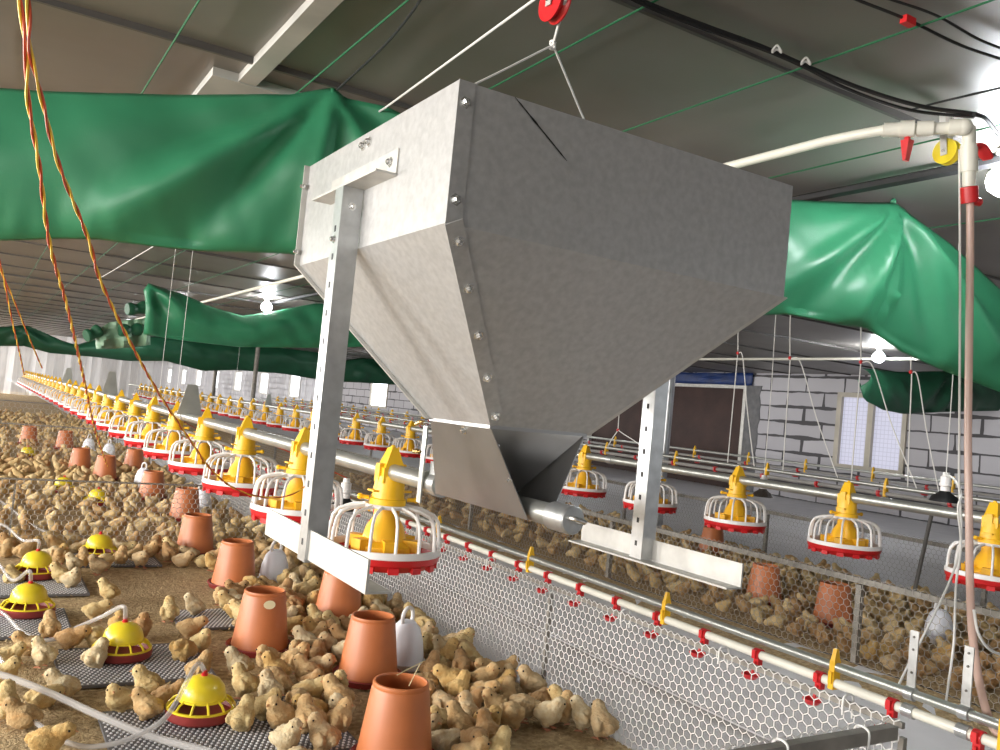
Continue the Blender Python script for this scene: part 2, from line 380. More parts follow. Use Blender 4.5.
b = MB(); b.box((WALL_X-.02, 9.12, -.03), (WALL_X+.1, 9.18, 1.56)); b.box((WALL_X-.02, 12.84, -.03), (WALL_X+.1, 12.9, 1.56)); b.box((WALL_X-.02, 9.18, 1.5), (WALL_X+.1, 12.84, 1.56)); b.build('door_frame', M['zinc'], dr)
b = MB(); vs = []
for j in range(5):
    for i in range(41):
        y = 9.0 + 3.9*i/40; vs.append((WALL_X-.045-.02*noise.noise((y*3, j*.7, 1)), y, 1.73-.045*j + .012*noise.noise((y*2, j, 4))))
b.add(vs, [(j*41+i, j*41+i+1, (j+1)*41+i+1, (j+1)*41+i) for j in range(4) for i in range(40)])
o = b.build('tarpaulin', M['blue']); md = o.modifiers.new('s', 'SOLIDIFY'); md.thickness = .006
tag(o, 'strip of blue tarpaulin above the dark brown doorway', 'tarpaulin')
b = MB(); vs = []                      # jagged mortar jamb beside the doorway
n = 22
for k in range(n+1):
    z = 1.55*k/n; e = 8.86 + .05*noise.noise((z*6, 0, 2)); vs += [(WALL_X-.012, e, z), (WALL_X-.012, 9.12, z), (WALL_X+.001, e-.01, z), (WALL_X+.001, 9.12, z)]
b.add(vs, [f for k in range(n) for f in ((4*k, 4*k+1, 4*k+5, 4*k+4), (4*k, 4*k+4, 4*k+6, 4*k+2))])
o = struct(b.build('trim_4', M['mortar'])); o['label'] = 'rough mortar jamb beside the doorway'
# clear plastic film hung across the far house
b = MB(); vs = []; n = 160
for k in range(n+1):
    x = LEFT_X + (WALL_X-LEFT_X-.05)*k/n; yy = 27 + .08*math.sin(x*9) + .05*math.sin(x*23+1); vs += [(x, yy, -.0), (x, yy+.03*math.sin(x*5), .9), (x, 27, CEIL-.02)]
b.add(vs, [f for k in range(n) for f in ((3*k, 3*k+3, 3*k+4, 3*k+1), (3*k+1, 3*k+4, 3*k+5, 3*k+2))])
tag(b.build('plastic_sheet', M['film']), 'clear plastic film hanging across the house beyond the feeder rows', 'plastic sheet')

# ------------------------------------------------------------------ hopper
hp = thing('feed_hopper', 'big galvanised feed hopper hanging over the feeder tube in front', 'hopper', (1, 1.58, .47))
HX, HY0, HY1, HT, HM = .393, 1.22, 1.9435, 1.339, 1.1075
LX, LY0, LY1, LZ = .118, 1.4826, 1.7464, .786
x0, x1 = 1-HX, 1+HX; a0, a1 = 1-LX, 1+LX; t = .0025
b = MB()                                # bin: four upright sheets
b.box((x0, HY0, HM), (x0+t, HY1, HT)); b.build('side_panel', M['galv'], hp)
b = MB(); b.box((x1-t, HY0, HM), (x1, HY1, HT)); b.build('side_panel', M['galv'], hp)
b = MB(); b.box((x0+t, HY0, HM), (x1-t, HY0+t, HT)); b.build('front_panel', M['galv'], hp)
b = MB(); b.box((x0+t, HY1-t, HM), (x1-t, HY1, HT)); b.build('back_panel', M['galv'], hp)
T = lambda x, y: (x, y, HM); B_ = lambda x, y: (x, y, LZ)
for nm, q in (('side_funnel', [T(x0,HY1), T(x0,HY0), B_(a0,LY0), B_(a0,LY1)]), ('front_funnel', [T(x0,HY0), T(x1,HY0), B_(a1,LY0), B_(a0,LY0)]),
              ('side_funnel', [T(x1,HY0), T(x1,HY1), B_(a1,LY1), B_(a1,LY0)]), ('back_funnel', [T(x1,HY1), T(x0,HY1), B_(a0,LY1), B_(a1,LY1)])):
    b = MB(); b.plate(q, .0025); b.build(nm, M['galv'], hp)
def fl(p, q, width_dir, wd, off):       # folded flange strip from p to q
    p, q, wv, of = Vector(p), Vector(q), Vector(width_dir).normalized()*wd, Vector(off)
    return [p+of, p+wv+of, q+wv+of, q+of]
# flanges at the near left corner, on the front side, and the lower corners
nf = Vector((0, -(HM-LZ), -(LY0-HY0))).normalized(); e = Vector((a0-x0, LY0-HY0, LZ-HM))
wdir = Vector((1, 0, 0)) - e.normalized()*e.normalized().x
for nm, p, q, wv, of in (('corner_flange', (x0-.001,HY0,HT), (x0-.001,HY0,HM+.002), (1,0,0), (0,-.003,0)), ('corner_flange', (x0-.001,HY0,HM-.002), (a0-.001,LY0,LZ+.002), wdir, nf*.003)):
    b = MB(); qd = fl(p, q, wv, .03, of); b.plate([qd[0], qd[3], qd[2], qd[1]], -.0025); b.build(nm, M['galv'], hp)
for xa, sg in ((x0, -1), (x1, 1)):      # back corner flanges stand proud
    b = MB(); b.box((xa-.012 if sg < 0 else xa, HY1, HM), (xa if sg < 0 else xa+.012, HY1+.003, HT)); 
    p = Vector((xa, HY1, HM)); q = Vector((1+sg*LX, LY1, LZ)); o_ = Vector((sg*.014, 0, 0)); b.plate([p, p+o_, q+o_, q], .003); b.build('corner_flange', M['zinc'], hp)
b = MB(); p = Vector((x1, HY0, HM)); q = Vector((a1, LY0, LZ)); o_ = Vector((.012, 0, 0)); b.plate([p, p+o_, q+o_, q], .003); b.build('corner_flange', M['zinc'], hp)
# lip round the funnel outlet
b = MB(); r_ = .003
for q0, q1 in (((a0-r_, LY0-r_), (a1+r_, LY0)), ((a0-r_, LY1), (a1+r_, LY1+r_)), ((a0-r_, LY0), (a0, LY1)), ((a1, LY0), (a1+r_, LY1))): b.box((*q0, LZ-.003), (*q1, LZ+.004))
b.build('outlet_lip', M['boot'], hp)
# boot: two side sheets, sloping front and back plates
TZ = .625
for sg in (-1, 1):
    b = MB(); q = [(1+sg*LX, LY1, LZ), (1+sg*LX, LY0, LZ), (1+sg*.027, 1.455, .607), (1+sg*.027, 1.862, .607)]
    b.plate(q if sg < 0 else q[::-1], .002); b.build('boot_side', M['boot'], hp)
b = MB(); b.plate([(a0, LY0+.002, LZ), (a1, LY0+.002, LZ), (1.03, 1.6, .642), (.97, 1.6, .642)], .002); b.build('boot_front', M['boot'], hp)
b = MB(); b.plate([(a1, LY1-.002, LZ), (a0, LY1-.002, LZ), (.97, 1.85, .642), (1.03, 1.85, .642)], .002); b.build('boot_back', M['boot'], hp)
# bolts
def bolt(p, axis, r=.006, par=hp):
    b = MB(); b.lathe([(0, .008), (r*.7, .0075), (r, .005), (r, 0), (r*1.7, 0), (r*1.7, -.003), (0, -.003)], 6, p, 0, axis); return b.build('bolt', M['bolt'], par)
for f in (.15, .83): bolt((x0+.013, HY0-.004, HT-(HT-HM)*f), (0,-1,0))
for f in (.08, .28, .5, .72, .94): bolt(Vector((x0,HY0,HM))+e*f+wdir.normalized()*.014+nf*.005, nf)
for zz in (HT-.05, HM+.03): bolt((x0-.012, HY1-.004, zz), (-1,0,0), .004)
for p in ((.92, 1.60, .762),): bolt((.8880, 1.60, .772), (-1,0,-.4))
for (px, py) in ((500, 445), (512, 480)): bolt(atX(px, py, .93)+Vector((-.006,0,0)), (-1,0,-.4), .003)
bolt(atX(364,146,x0)+Vector((-.003,0,0)), (-1,0,0)); bolt(atX(370,142,x0)+Vector((-.003,0,0)), (-1,0,0)); bolt((x0-.004, 1.46, 1.252), (-1,0,0))
for (pxa, pya, pxb, pyb) in ((416, 424, 433, 423), (414, 451, 431, 454)):
    b = MB(); A = atX(pxa, pya, .93); Bq = atX(pxb, pyb, .93); Bq.y = A.y - .035; b.tube([A, A.lerp(Bq, .8), A.lerp(Bq, .8), Bq], [.0055,.0055,.0035,.0035], 10); b.build('brass_fitting', M['brass'], hp)
# torn slit in the front sheet
b = MB(); A = atY(515, 97, HY0-.0015); Bp = atY(567, 161, HY0-.0015); d = (Bp-A); nrm = Vector((d.z, 0, -d.x)).normalized(); vs = []
for k in range(19):
    s = k/18; c = A + d*s; wv = (.0012 + .0022*abs(noise.noise((s*14, 3, 0))))*math.sin(PI*min(1, max(.06, s*.96+.02)))**.4; vs += [c+nrm*wv, c-nrm*wv]
b.add(vs, [(2*k, 2*k+1, 2*k+3, 2*k+2) for k in range(18)]); b.build('slit', M['black'], hp)
# legs, brackets and feet
for sg in (-1, 1):
    fx = 1+sg*HX; lx = fx + sg*.012
    b = MB(); b.box((min(fx, fx+sg*.003), 1.43, 1.225), (max(fx, fx+sg*.003), 1.77, 1.272)); b.box((min(fx, fx+sg*.042), 1.43, 1.222), (max(fx, fx+sg*.042), 1.77, 1.226)); b.build('bracket', M['zinc'], hp)
    yc = 1.585; u0, u1 = (.567, .605) if sg < 0 else (1.3945, 1.432); leg = MB()
    leg.box((u0, yc-.002, .50), (u1, yc+.002, 1.222)); leg.box((u0-.003, yc-.002, .50), (u0, yc+.04, 1.222))
    for k in range(12):
        zz = .53 + .055*k; leg.box((u0-.0036, yc+.016, zz), (u0-.0029, yc+.024, zz+.012), 1)
    leg.build('leg', [M['galv2'], M['black']], hp)
    xb = .57 if sg < 0 else 1.43; z0_, z1_ = (.509, .561) if sg < 0 else (.497, .547)
    b = MB()
    b.box((min(xb-sg*.004, xb), 1.30, z0_), (max(xb-sg*.004, xb), 1.867, z1_)); b.box((min(xb-sg*.045, xb), 1.30, z0_-.004), (max(xb-sg*.045, xb), 1.867, z0_)); b.build('foot_rail', M['zinc'], hp)
    bolt((u0-.004, yc+.02, 1.12), (-1,0,0), .005)
    bolt((u0+.018, yc-.003, 1.185), (0,-1,0), .005)

# ------------------------------------------------------------------ feeder tubes
def feed_tube(x, z, y0, y1, label, r=.0225, couplers=()):
    t = thing('feed_tube', label, 'feed tube', (x, y0, z))
    b = MB(); b.tube([(x, y0, z), (x, y1, z)], r, 20); b.build('tube', M['tube'], t)
    for y in couplers:
        b = MB(); b.tube([(x, y, z), (x, y+.05, z)], r+.004, 20); b.build('coupler', M['galv2'], t)
    return t
ft = feed_tube(1, TZ, 1.36, 23.5, 'galvanised feed tube running under the hopper along the front feeder row', couplers=(4.95, 7.9))
b = MB(); b.lathe([(0, -.002), (.0255, -.002), (.028, .001), (.028, .062), (.022, .064)], 28, (1, 1.34, TZ), 0, (0,1,0)); cap = b.build('end_cap', M['galv2'], ft)
b = MB(); b.tube(cr([(.988, 1.34, TZ+.005), (.990, 1.322, TZ+.006), (1.01, 1.318, TZ+.001), (1.016, 1.327, TZ-.002), (1.012, 1.34, TZ-.003)]), .005, 10); b.build('handle', M['bolt'], cap)
b = MB(); b.obox((.985, 1.90, TZ+.035), (.004,0,0), (0,.02,0), (0,0,.02)); b.tube([(1, 1.88, TZ), (1, 1.915, TZ)], .03, 20); b.build('clamp', M['galv2'], ft)
b = MB(); b.box((.965, 1.925, TZ-.05), (.969, 1.947, TZ+.14)); b.tube([(1, 1.92, TZ), (1, 1.95, TZ)], .0285, 20); s_ = b.build('hanger_strap', M['tube'], ft)
ROW2_X, ROW2_Z = 3.4, .585
feed_tube(ROW2_X, ROW2_Z, .8, 24, 'grey steel feed tube of the second feeder row, behind the aisle', .022, couplers=(4.2, 7.2))
ROW3_X, ROW3_Z = 7.6, .56
feed_tube(ROW3_X, ROW3_Z, 15, 26, 'distant feed tube of the third feeder row', .022)

def make_feeder():
    t = thing('pan_feeder', '', 'feeder', (0, 0, 0), 'pan feeders on the feed tubes')
    b = MB()                              # yellow drop tube and saddle
    b.lathe([(.034,-.092), (.050,-.092), (.050,-.074), (.045,-.072), (.043,-.05), (.040,-.012), (.030,-.005), (0,-.005)], 20)
    b.box((-.034,-.03,-.03), (.034,.03,.012)); b.box((-.04,-.012,-.025), (.04,.012,.022)); b.box((-.055,-.02,-.055), (.06,.02,-.05))
    b.build('drop_tube', M['yellow'], t)
    b = MB(); b.hexa([(-.030,-.026,.01), (.030,-.026,.01), (.030,.026,.01), (-.030,.026,.01)], [(-.009,-.015,.066), (.009,-.015,.066), (.009,.015,.066), (-.009,.015,.066)])
    b.lathe([(.009,.055), (.009,.066), (.005,.073), (0,.074)], 10); b.build('saddle_cap', M['yellow'], t)
    for s in (-1, 1):
        b = MB(); b.tube([(s*.048, -.02*s, -.075), (s*.068, -.03*s, -.073)], .006, 8); b.ball((s*.07, -.031*s, -.073), .009, 8, 6); b.build('knob', M['yellow'], t)
    b = MB()                              # inner feed cone
    b.lathe([(.034,-.09), (.036,-.125), (.052,-.15), (.062,-.185), (.085,-.198), (.085,-.222), (.03,-.224)], 24)
    for k in range(6):
        a = k*PI/3 + .3; b.obox((math.cos(a)*.07, math.sin(a)*.07, -.195), (math.cos(a)*.03, math.sin(a)*.03, 0), (-math.sin(a)*.018, math.cos(a)*.018, 0), (0,0,.016))
    b.build('feed_cone', M['amber'], t)
    b = MB()                              # white grill
    b.lathe([(.048,-.098), (.066,-.098), (.068,-.092), (.062,-.088), (.048,-.09), (.048,-.098)], 28)
    NS = 14
    for k in range(NS):
        a = 2*PI*k/NS; c, s = math.cos(a), math.sin(a)
        b.tube([(c*r, s*r, z) for r, z in ((.062,-.094), (.105,-.101), (.129,-.110), (.143,-.128), (.149,-.16), (.151,-.205))], .0054, 8, up=(-s, c, 0), squash=.8)
    b.lathe([(.147,-.198), (.156,-.198), (.158,-.214), (.154,-.22), (.146,-.217), (.147,-.198)], 40)
    b.build('grill', M['white'], t)
    b = MB(); n = 56                      # red pan with its scalloped underside
    b.lathe([(.15,-.216), (.157,-.216), (.153,-.232), (.128,-.252), (.06,-.256), (0,-.256)], n)
    o = len(b.v); b.lathe([(.15,-.216), (.143,-.236), (.12,-.244), (.088,-.228), (0,-.226)], n)
    for k in range(14):
        a = 2*PI*k/14; b.obox((math.cos(a)*.139, math.sin(a)*.139, -.241), (math.cos(a)*.011, math.sin(a)*.011, -.004), (-math.sin(a)*.014, math.cos(a)*.014, 0), (0,0,.008))
    b.build('pan', M['red'], t)
    return t
feeder0 = make_feeder()
def place_feeder(x, y, z, rz, label, first):
    f = feeder0 if first else dup(feeder0)
    f.location = (x, y, z); f.rotation_euler = (0, 0, rz); f['label'] = label; return f
KIDS.clear(); kids(feeder0)
n1 = 29
for k in range(n1):
    y = 2.19 + .747*k
    place_feeder(1, y, TZ, rng.uniform(-.25, .25), ('%s yellow-topped pan feeder back from the hopper on the front tube' % ordinal(k)) if k else 'nearest yellow-topped pan feeder, just right of the left hopper leg', k == 0)
for k in range(32):
    y = 1.865 + .655*k
    place_feeder(ROW2_X, y, ROW2_Z, rng.uniform(-.3, .3), '%s pan feeder from the right picture edge, on the second tube' % ordinal(k), False)
for k in range(14):
    y = 15.4 + .74*k
    place_feeder(ROW3_X, y, ROW3_Z, rng.uniform(-.3, .3), '%s nearest distant pan feeder on the third tube' % ordinal(k), False)
def deflector(x, y, z, w0, w1, h, label):
    b = MB(); b.hexa([(x-w0, y-.002, z), (x+w0, y-.002, z), (x+w0, y+.002, z), (x-w0, y+.002, z)], [(x-w1, y-.002, z+h), (x+w1, y-.002, z+h), (x+w1, y+.002, z+h), (x-w1, y+.002, z+h)])
    tag(b.build('deflector_plate', M['tube']), label, 'plate', 'trapezoid plates on the feed tubes')
for i, y in enumerate((5.02, 11.6)): deflector(ROW2_X, y, ROW2_Z+.01, .05, .018, .15, 'grey trapezoid plate upright on the second feed tube, %s' % ('nearer the aisle lamps', 'far back')[i])
for i, y in enumerate((4.84, 8.1, 12.2)): deflector(1, y, TZ+.012, .066, .026, (.165, .2, .2)[i], 'grey trapezoid plate upright on the front feed tube, %s' % ('nearest the hopper', 'second from the hopper', 'farthest from the hopper')[i])

# ------------------------------------------------------------------ wire mesh fences
def hex_wire(b, P0, ex, length, z0, z1, p=.030, r=.0010, mi=0):
    """hexagonal netting from P0 along ex; zigzag strands joined by upright links"""
    h = p*.30; v = p*.50; ex = Vector(ex); up = Vector((0,0,1)); P0 = Vector(P0); nz = ex.cross(up)
    nx = int(length/(p/2)); row = 0; z = z0
    A = [nz*r, (-nz*.5 + up*.87)*r, (-nz*.5 - up*.87)*r]; H = [nz*r, (-nz*.5 + ex*.87)*r, (-nz*.5 - ex*.87)*r]
    while z < z1:
        vs = []
        for i in range(nx+1):
            q = P0 + ex*(i*p/2) + up*(z + (h if (i+row) % 2 else 0)); vs += [q+a for a in A]
        b.add(vs, [(3*i+j, 3*i+(j+1) % 3, 3*i+3+(j+1) % 3, 3*i+3+j) for i in range(nx) for j in range(3)], mi)
        if z + h + v < z1 + .004:
            for i in range(nx+1):
                if (i+row) % 2:
                    q = P0 + ex*(i*p/2) + up*(z+h); q2 = q + up*v
                    b.add([q+a for a in H] + [q2+a for a in H], [(0,1,4,3), (1,2,5,4), (2,0,3,5)], mi)
        z += h + v; row += 1
def fence(label, P0, ex, length, posts, wire, H=.32, mesh_len=None, rail=.011, rw=.001, ties=(), start=0., p=.031, over=.004):
    P0 = Vector(P0); ex = Vector(ex).normalized(); t = thing('wire_mesh_fence', label, 'fence', P0, 'wire mesh pen fences')
    sd = ex.cross(Vector((0,0,1)))
    b = MB(); hex_wire(b, P0 + sd*(-.012 if ex.y > .5 else .012) + ex*start, ex, (mesh_len or length) - start, .0, H+over, p, rw); b.build('netting', wire, t, ang=None)
    b = MB(); b.obox(P0 + ex*(length/2) + Vector((0,0,H-rail)), ex*(length/2), sd*rail*.8, (0,0,rail)); b.build('top_rail', M['darksteel'], t)
    for d in posts:
        b = MB(); b.obox(P0 + ex*d + Vector((0,0,H/2-.013)), ex*rail, sd*rail, (0,0,H/2-.013)); b.build('post', M['darksteel'], t)
    for d in ties:
        q = P0 + ex*d + Vector((0,0,H-rail)); b = MB()
        b.tube(cr([q + Vector((0,0,-.03)) + sd*.017, q + Vector((0,0,.013)) + sd*.014, q + Vector((0,0,.014)) - sd*.012, q + Vector((0,0,-.02)) - sd*.014]), .0022, 6); b.build('tie', M['rope'], t)
    return t
fence('long white wire mesh fence between the nearest pen and the aisle', (FENCE_A, .97, 0), (0,1,0), 15, (0, 1.14, 3.2, 5.4, 7.8, 10.2, 12.6, 15), M['hexwhite'], mesh_len=9.5, ties=(.12, .45, .8, 1.5), rw=.0014, p=.0235, rail=.0055)
fence('short white wire mesh fence closing the nearest pen at the bottom edge', (FENCE_A-.03, .97, 0), (-1,0,0), 2.3, (.9, 2.3), M['hexwhite'], rail=.012, ties=(.09, .30), rw=.0014, p=.0235, over=.012)
fence('long grey wire mesh fence on the far side of the aisle', (FENCE_B, .5, 0), (0,1,0), 17, (.1, 1.6, 3.1, 4.6, 6.1, 7.6, 9.1, 11, 13, 15, 17), M['hexgrey'], mesh_len=10, rw=.0014)
fence('cross fence of grey mesh between the nearest pen and the second', (-2.4, 4.37, 0), (1,0,0), 3.88, (.05, 1.3, 2.6, 3.83), M['hexpale'], rail=.004, rw=.0014, p=.028)
fence('second cross fence of grey mesh, behind the second left pen', (-2.4, 8.4, 0), (1,0,0), 3.88, (.05, 1.3, 2.6, 3.83), M['hexpale'], rail=.005, rw=.0017, p=.04)
fence('third cross fence, far back before the distant left pen', (-2.4, 13.6, 0), (1,0,0), 3.88, (.05, 1.3, 2.6, 3.83), M['hexpale'], rail=.007, rw=.002, p=.07)
fence('dark mesh fence at the back of the right pen before the far aisle', (FENCE_C, 1.0, 0), (0,1,0), 12, (.1, 1.6, 3.1, 4.6, 6.1, 8, 10, 12), M['hexgrey'], mesh_len=8, rw=.0013)

# ------------------------------------------------------------------ nipple drinker lines
def nipple_line(x, z, y0, y1, step, label, clips, cups=True, gap=.042, straps=(), phase=0., cupdrop=.062, big=1.0, pipe='pvc'):
    t = thing('nipple_drinker_line', label, 'drinker line', (x, y0, z), 'nipple drinker lines')
    b = MB(); b.tube([(x, y0, z), (x, y1, z)], .0125, 14); b.build('water_pipe', M[pipe], t)
    b = MB(); b.tube([(x, y0, z+gap), (x, y1, z+gap)], .012, 14); b.build('support_tube', M['tube'], t)
    y = y0 + phase; n = 0; first = None
    while y < y1 and n < 90:
        if first is None:
            s = MB(); s.lathe([(.0165,-.011), (.0165,.011), (.0125,.011)], 14, (x, y, z), 0, (0,1,0)); s.lathe([(.0125,-.011), (.0165,-.011)], 14, (x, y, z), 0, (0,1,0))
            s.box((x-.009, y-.009, z-.03), (x+.009, y+.009, z-.012)); s.box((x-.022, y-.006, z-.01), (x-.013, y+.006, z+.014)); s.tube([(x-.012, y, z-.02), (x-.016, y, z-.026), (x-.018, y, z-.052)], .0045, 6)
            first = s.build('nipple', M['red'], t); first0 = y
            s = MB(); r = .026*big; s.lathe([(0,-.006), (r*.6,-.005), (r,.006), (r*.95,.009), (r*.65,0), (0,0)], 16, (x-.026, y, z-cupdrop)); cupo = s.build('drip_cup', M['red'], first)
            KIDS.clear(); kids(first)
        else:
            c = dup(first, t); c.location.y += y - first0
        y += step; n += 1
    for y in clips:
        s = MB(); s.hexa([(x-.014, y-.008, z-.016), (x+.014, y-.008, z-.016), (x+.014, y+.008, z-.016), (x-.014, y+.008, z-.016)], [(x-.012, y-.008, z+gap+.016), (x+.012, y-.008, z+gap+.016), (x+.012, y+.008, z+gap+.016), (x-.012, y+.008, z+gap+.016)])
        s.hexa([(x-.012, y-.007, z+gap+.014), (x+.012, y-.007, z+gap+.014), (x+.012, y+.007, z+gap+.014), (x-.012, y+.007, z+gap+.014)], [(x-.004, y-.005, z+gap+.046), (x+.004, y-.005, z+gap+.046), (x+.004, y+.005, z+gap+.046), (x-.004, y+.005, z+gap+.046)])
        s.box((x-.019, y-.005, z+.0), (x-.013, y+.005, z+.03)); s.build('clip', M['yellow'], t)
    for y in straps:
        s = MB(); s.box((x-.002, y-.011, z+gap), (x+.002, y+.011, z+gap+.15)); s.tube([(x, y-.012, z+gap), (x, y+.012, z+gap)], .0165, 16); s.tube([(x, y-.014, z), (x, y+.014, z)], .0165, 16); st = s.build('hanger_strap', M['galv2'], t)
        for dz in (.05, .105, .135):
            s = MB(); s.tube([(x-.004, y, z+gap+dz), (x+.004, y, z+gap+dz)], .003, 8); s.build('bolt', M['stickdark'], st)
    return t
nipple_line(2.0, .195, .55, 13, .2135, 'white nipple drinker pipe with red cups along the aisle', [.53+.0, 1.04, 1.48, 2.13, 2.94, 3.76, 4.6, 5.4, 6.2, 7.0, 7.8], phase=.545, straps=(1.265, 1.13))
nipple_line(4.4, .565, 1.6, 16, .42, 'raised nipple drinker pipe with red cups behind the second feeder row', [2.2, 3.02, 3.87, 4.72, 5.53, 6.4, 7.2, 8], big=1.5, phase=.2, pipe='dullpipe')
t3 = nipple_line(6.4, .55, 2.5, 20, .62, 'farther raised nipple drinker pipe before the block wall', [3.83, 4.52, 5.2, 5.87, 6.6, 7.9, 8.6, 9.3], gap=.06, big=1.3, phase=.3, pipe='dullpipe')

# ------------------------------------------------------------------ green tarpaulin curtains
def curtain(name, label, plane, top, bot, mats, peaks=(), bulge=.07, back=.2, n=110, nv=16, seed=0, fold=.05, creases=()):
    """plane (a,b,d): a x + b y = d; top/bot: pixel outlines of its front, put on that plane"""
    a, bb, d = plane; L = math.hypot(a, bb); nrm = Vector((-a, -bb, 0))/L      # towards the camera
    xs0, xs1 = top[0][0], top[-1][0]; vs = []; rows = nv + 7
    pk = [atP(px, py, a, bb, d) for px, py in peaks]
    cs = [(atP(x0_, y0_, a, bb, d), atP(x1_, y1_, a, bb, d), A_, W_) for x0_, y0_, x1_, y1_, A_, W_ in creases]
    for i in range(n+1):
        px = xs0 + (xs1-xs0)*i/n
        T_ = atP(px, lerp(top, px), a, bb, d); Bq = atP(px, lerp(bot, px), a, bb, d); hgt = T_.z - Bq.z
        for j in range(rows+1):
            if j <= nv:
                v = j/nv; q = T_.lerp(Bq, v); q.z = T_.z + (Bq.z - T_.z)*v
                disp = bulge*math.sin(PI*min(1, v*1.0))**.8 * (.75+.25*noise.noise((q.x*2+seed, q.z*3, seed)))
                for P in pk:
                    dx = (q - P); s = math.hypot(dx.x, dx.y)*(1 if dx.x > 0 else -1); dz = P.z - q.z; r = math.hypot(s, dz); an = math.atan2(dz, s)
                    disp += fold*min(1, r*5)*math.exp(-r/.42)*math.sin(an*7 + seed + 1.1*noise.noise((an*3, r*2, seed)))
                for P, Q, A_, W_ in cs:
                    e_ = Q-P; tt = max(0, min(1, (q-P).dot(e_)/e_.length_squared)); dist = (q-(P+e_*tt)).length
                    disp += A_*min(1, tt*4+.25)*math.exp(-(dist/(W_*(.35+.65*tt)))**2)*(1-.5*max(0, tt-.6)/.4)
                disp += fold*.35*noise.noise((q.x*5+seed, q.z*7 + q.x*3, 2)) + fold*.25*max(0, v-.6)*noise.noise((q.x*22, q.z*9, seed))*2
                p = q + nrm*disp
            else:
                u = (j-nv)/7; p = Bq + nrm*(bulge*.0) - nrm*(back*min(.5, u*.6)*.5) + Vector((0,0,-.02*math.sin(PI*min(1, u*2)) + hgt*.5*max(0, u-.3)))
                p += nrm*(.01*noise.noise((Bq.x*9, u*3, seed)))
            vs.append(p)
    R = rows+1
    b = MB(); b.add(vs, [(i*R+j, (i+1)*R+j, (i+1)*R+j+1, i*R+j+1) for i in range(n) for j in range(rows)])
    o = b.build(name, mats, ang=None); md = o.modifiers.new('thickness', 'SOLIDIFY'); md.thickness = .002
    return tag(o, label, 'curtain', 'rolled green tarpaulin curtains')
PL1 = (.25, 1, 2.7065)
top1 = [(-180,80), (0,89), (100,94), (200,96), (290,95), (333,88), (345,98), (385,108), (470,150), (600,205), (700,208), (794,200), (860,203), (893,203), (915,218), (950,243), (1000,288), (1060,330), (1150,380)]
bot1 = [(-180,228), (0,232), (60,230), (100,231), (150,238), (200,243), (290,246), (400,265), (560,300), (700,312), (790,308), (840,318), (870,322), (905,346), (940,362), (1000,385), (1060,410), (1150,450)]
curtain('tarpaulin_curtain', 'near green tarpaulin curtain slung across behind the hopper', PL1, top1, bot1, M['tarp'], [(333,90), (893,204)], n=300, nv=30, seed=1, fold=.03, creases=((331,95,100,228,.055,.07), (331,97,60,180,-.03,.09), (333,92,190,240,-.03,.05), (336,100,300,245,.03,.04), (892,208,780,285,.05,.05), (892,208,800,318,-.03,.05), (894,208,850,322,.03,.035), (897,208,985,350,.05,.05), (896,208,930,350,-.03,.05), (893,206,884,300,.025,.02), (886,290,878,322,.03,.012), (872,285,868,322,.03,.012)))
c2t = [(144,290), (148,283), (180,293), (209,306), (242,316), (276,311), (333,300), (400,290), (450,300), (520,330)]
c2b = [(144,332), (148,333), (188,339), (240,345), (312,346), (360,345), (450,352), (520,365)]
curtain('tarpaulin_curtain', 'second green tarpaulin curtain, hung below the ceiling lamp on the left', (0, 1, 8.6), c2t, c2b, M['tarp'], [(148,284)], n=80, seed=4, fold=.08, bulge=.12)
c3t = [(-40,325), (0,327), (26,325), (45,333), (60,340), (76,345), (94,340), (130,336), (180,337), (250,343), (312,347), (345,360), (369,357), (402,375), (440,380)]
c3b = [(-40,345), (24,345), (50,352), (96,356), (128,360), (166,360), (204,370), (237,369), (285,373), (314,378), (345,381), (402,384), (440,388)]
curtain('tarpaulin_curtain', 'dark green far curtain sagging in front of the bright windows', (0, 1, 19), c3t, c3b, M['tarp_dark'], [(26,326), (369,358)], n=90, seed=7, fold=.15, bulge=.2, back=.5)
c4t = [(862,368), (900,372), (950,371), (1000,368), (1060,366)]; c4b = [(862,385), (866,398), (885,408), (905,412), (950,410), (1000,409), (1060,405)]
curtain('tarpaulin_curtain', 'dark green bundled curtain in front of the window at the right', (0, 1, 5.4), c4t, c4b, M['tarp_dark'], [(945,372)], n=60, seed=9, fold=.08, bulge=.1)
# loose flap and rolled ends at the left end of the second curtain
b = MB(); vs = []
for i in range(25):
    for j in range(9):
        px = 96 + 54*i/24; py = lerp([(96,330), (110,322), (150,318)], px) + (lerp([(96,349), (120,348), (150,345)], px)-lerp([(96,330), (110,322), (150,318)], px))*j/8
        q = atY(px, py, 8.75); q.y -= .07*math.sin(i*.62)*(j/8) + .12*noise.noise((i*.23, j*.3, 1)); vs.append(q)
b.add(vs, [(i*9+j, (i+1)*9+j, (i+1)*9+j+1, i*9+j+1) for i in range(24) for j in range(8)])
o = b.build('tarpaulin_flap', M['tarp_pale']); md = o.modifiers.new('thickness', 'SOLIDIFY'); md.thickness = .004
tag(o, 'pale faded tarpaulin flap hanging from the left end of the second curtain', 'tarpaulin')
for px0, py0, px1, py1, lab in ((127,309,146,307,'upper'), (86,336,99,330,'left'), (120,330,140,329,'middle')):
    A = atY(px0, py0, 8.7); Bq = atY(px1, py1, 8.75); b = MB(); b.tube(cr([A, A.lerp(Bq, .5)+Vector((0,0,-.01)), Bq]), [.055+.008*math.sin(k*.55) for k in range(17)], 12)
    tag(b.build('tarpaulin_roll', M['tarp_dark']), '%s dark tarpaulin roll end at the left end of the second curtain' % lab, 'tarpaulin')

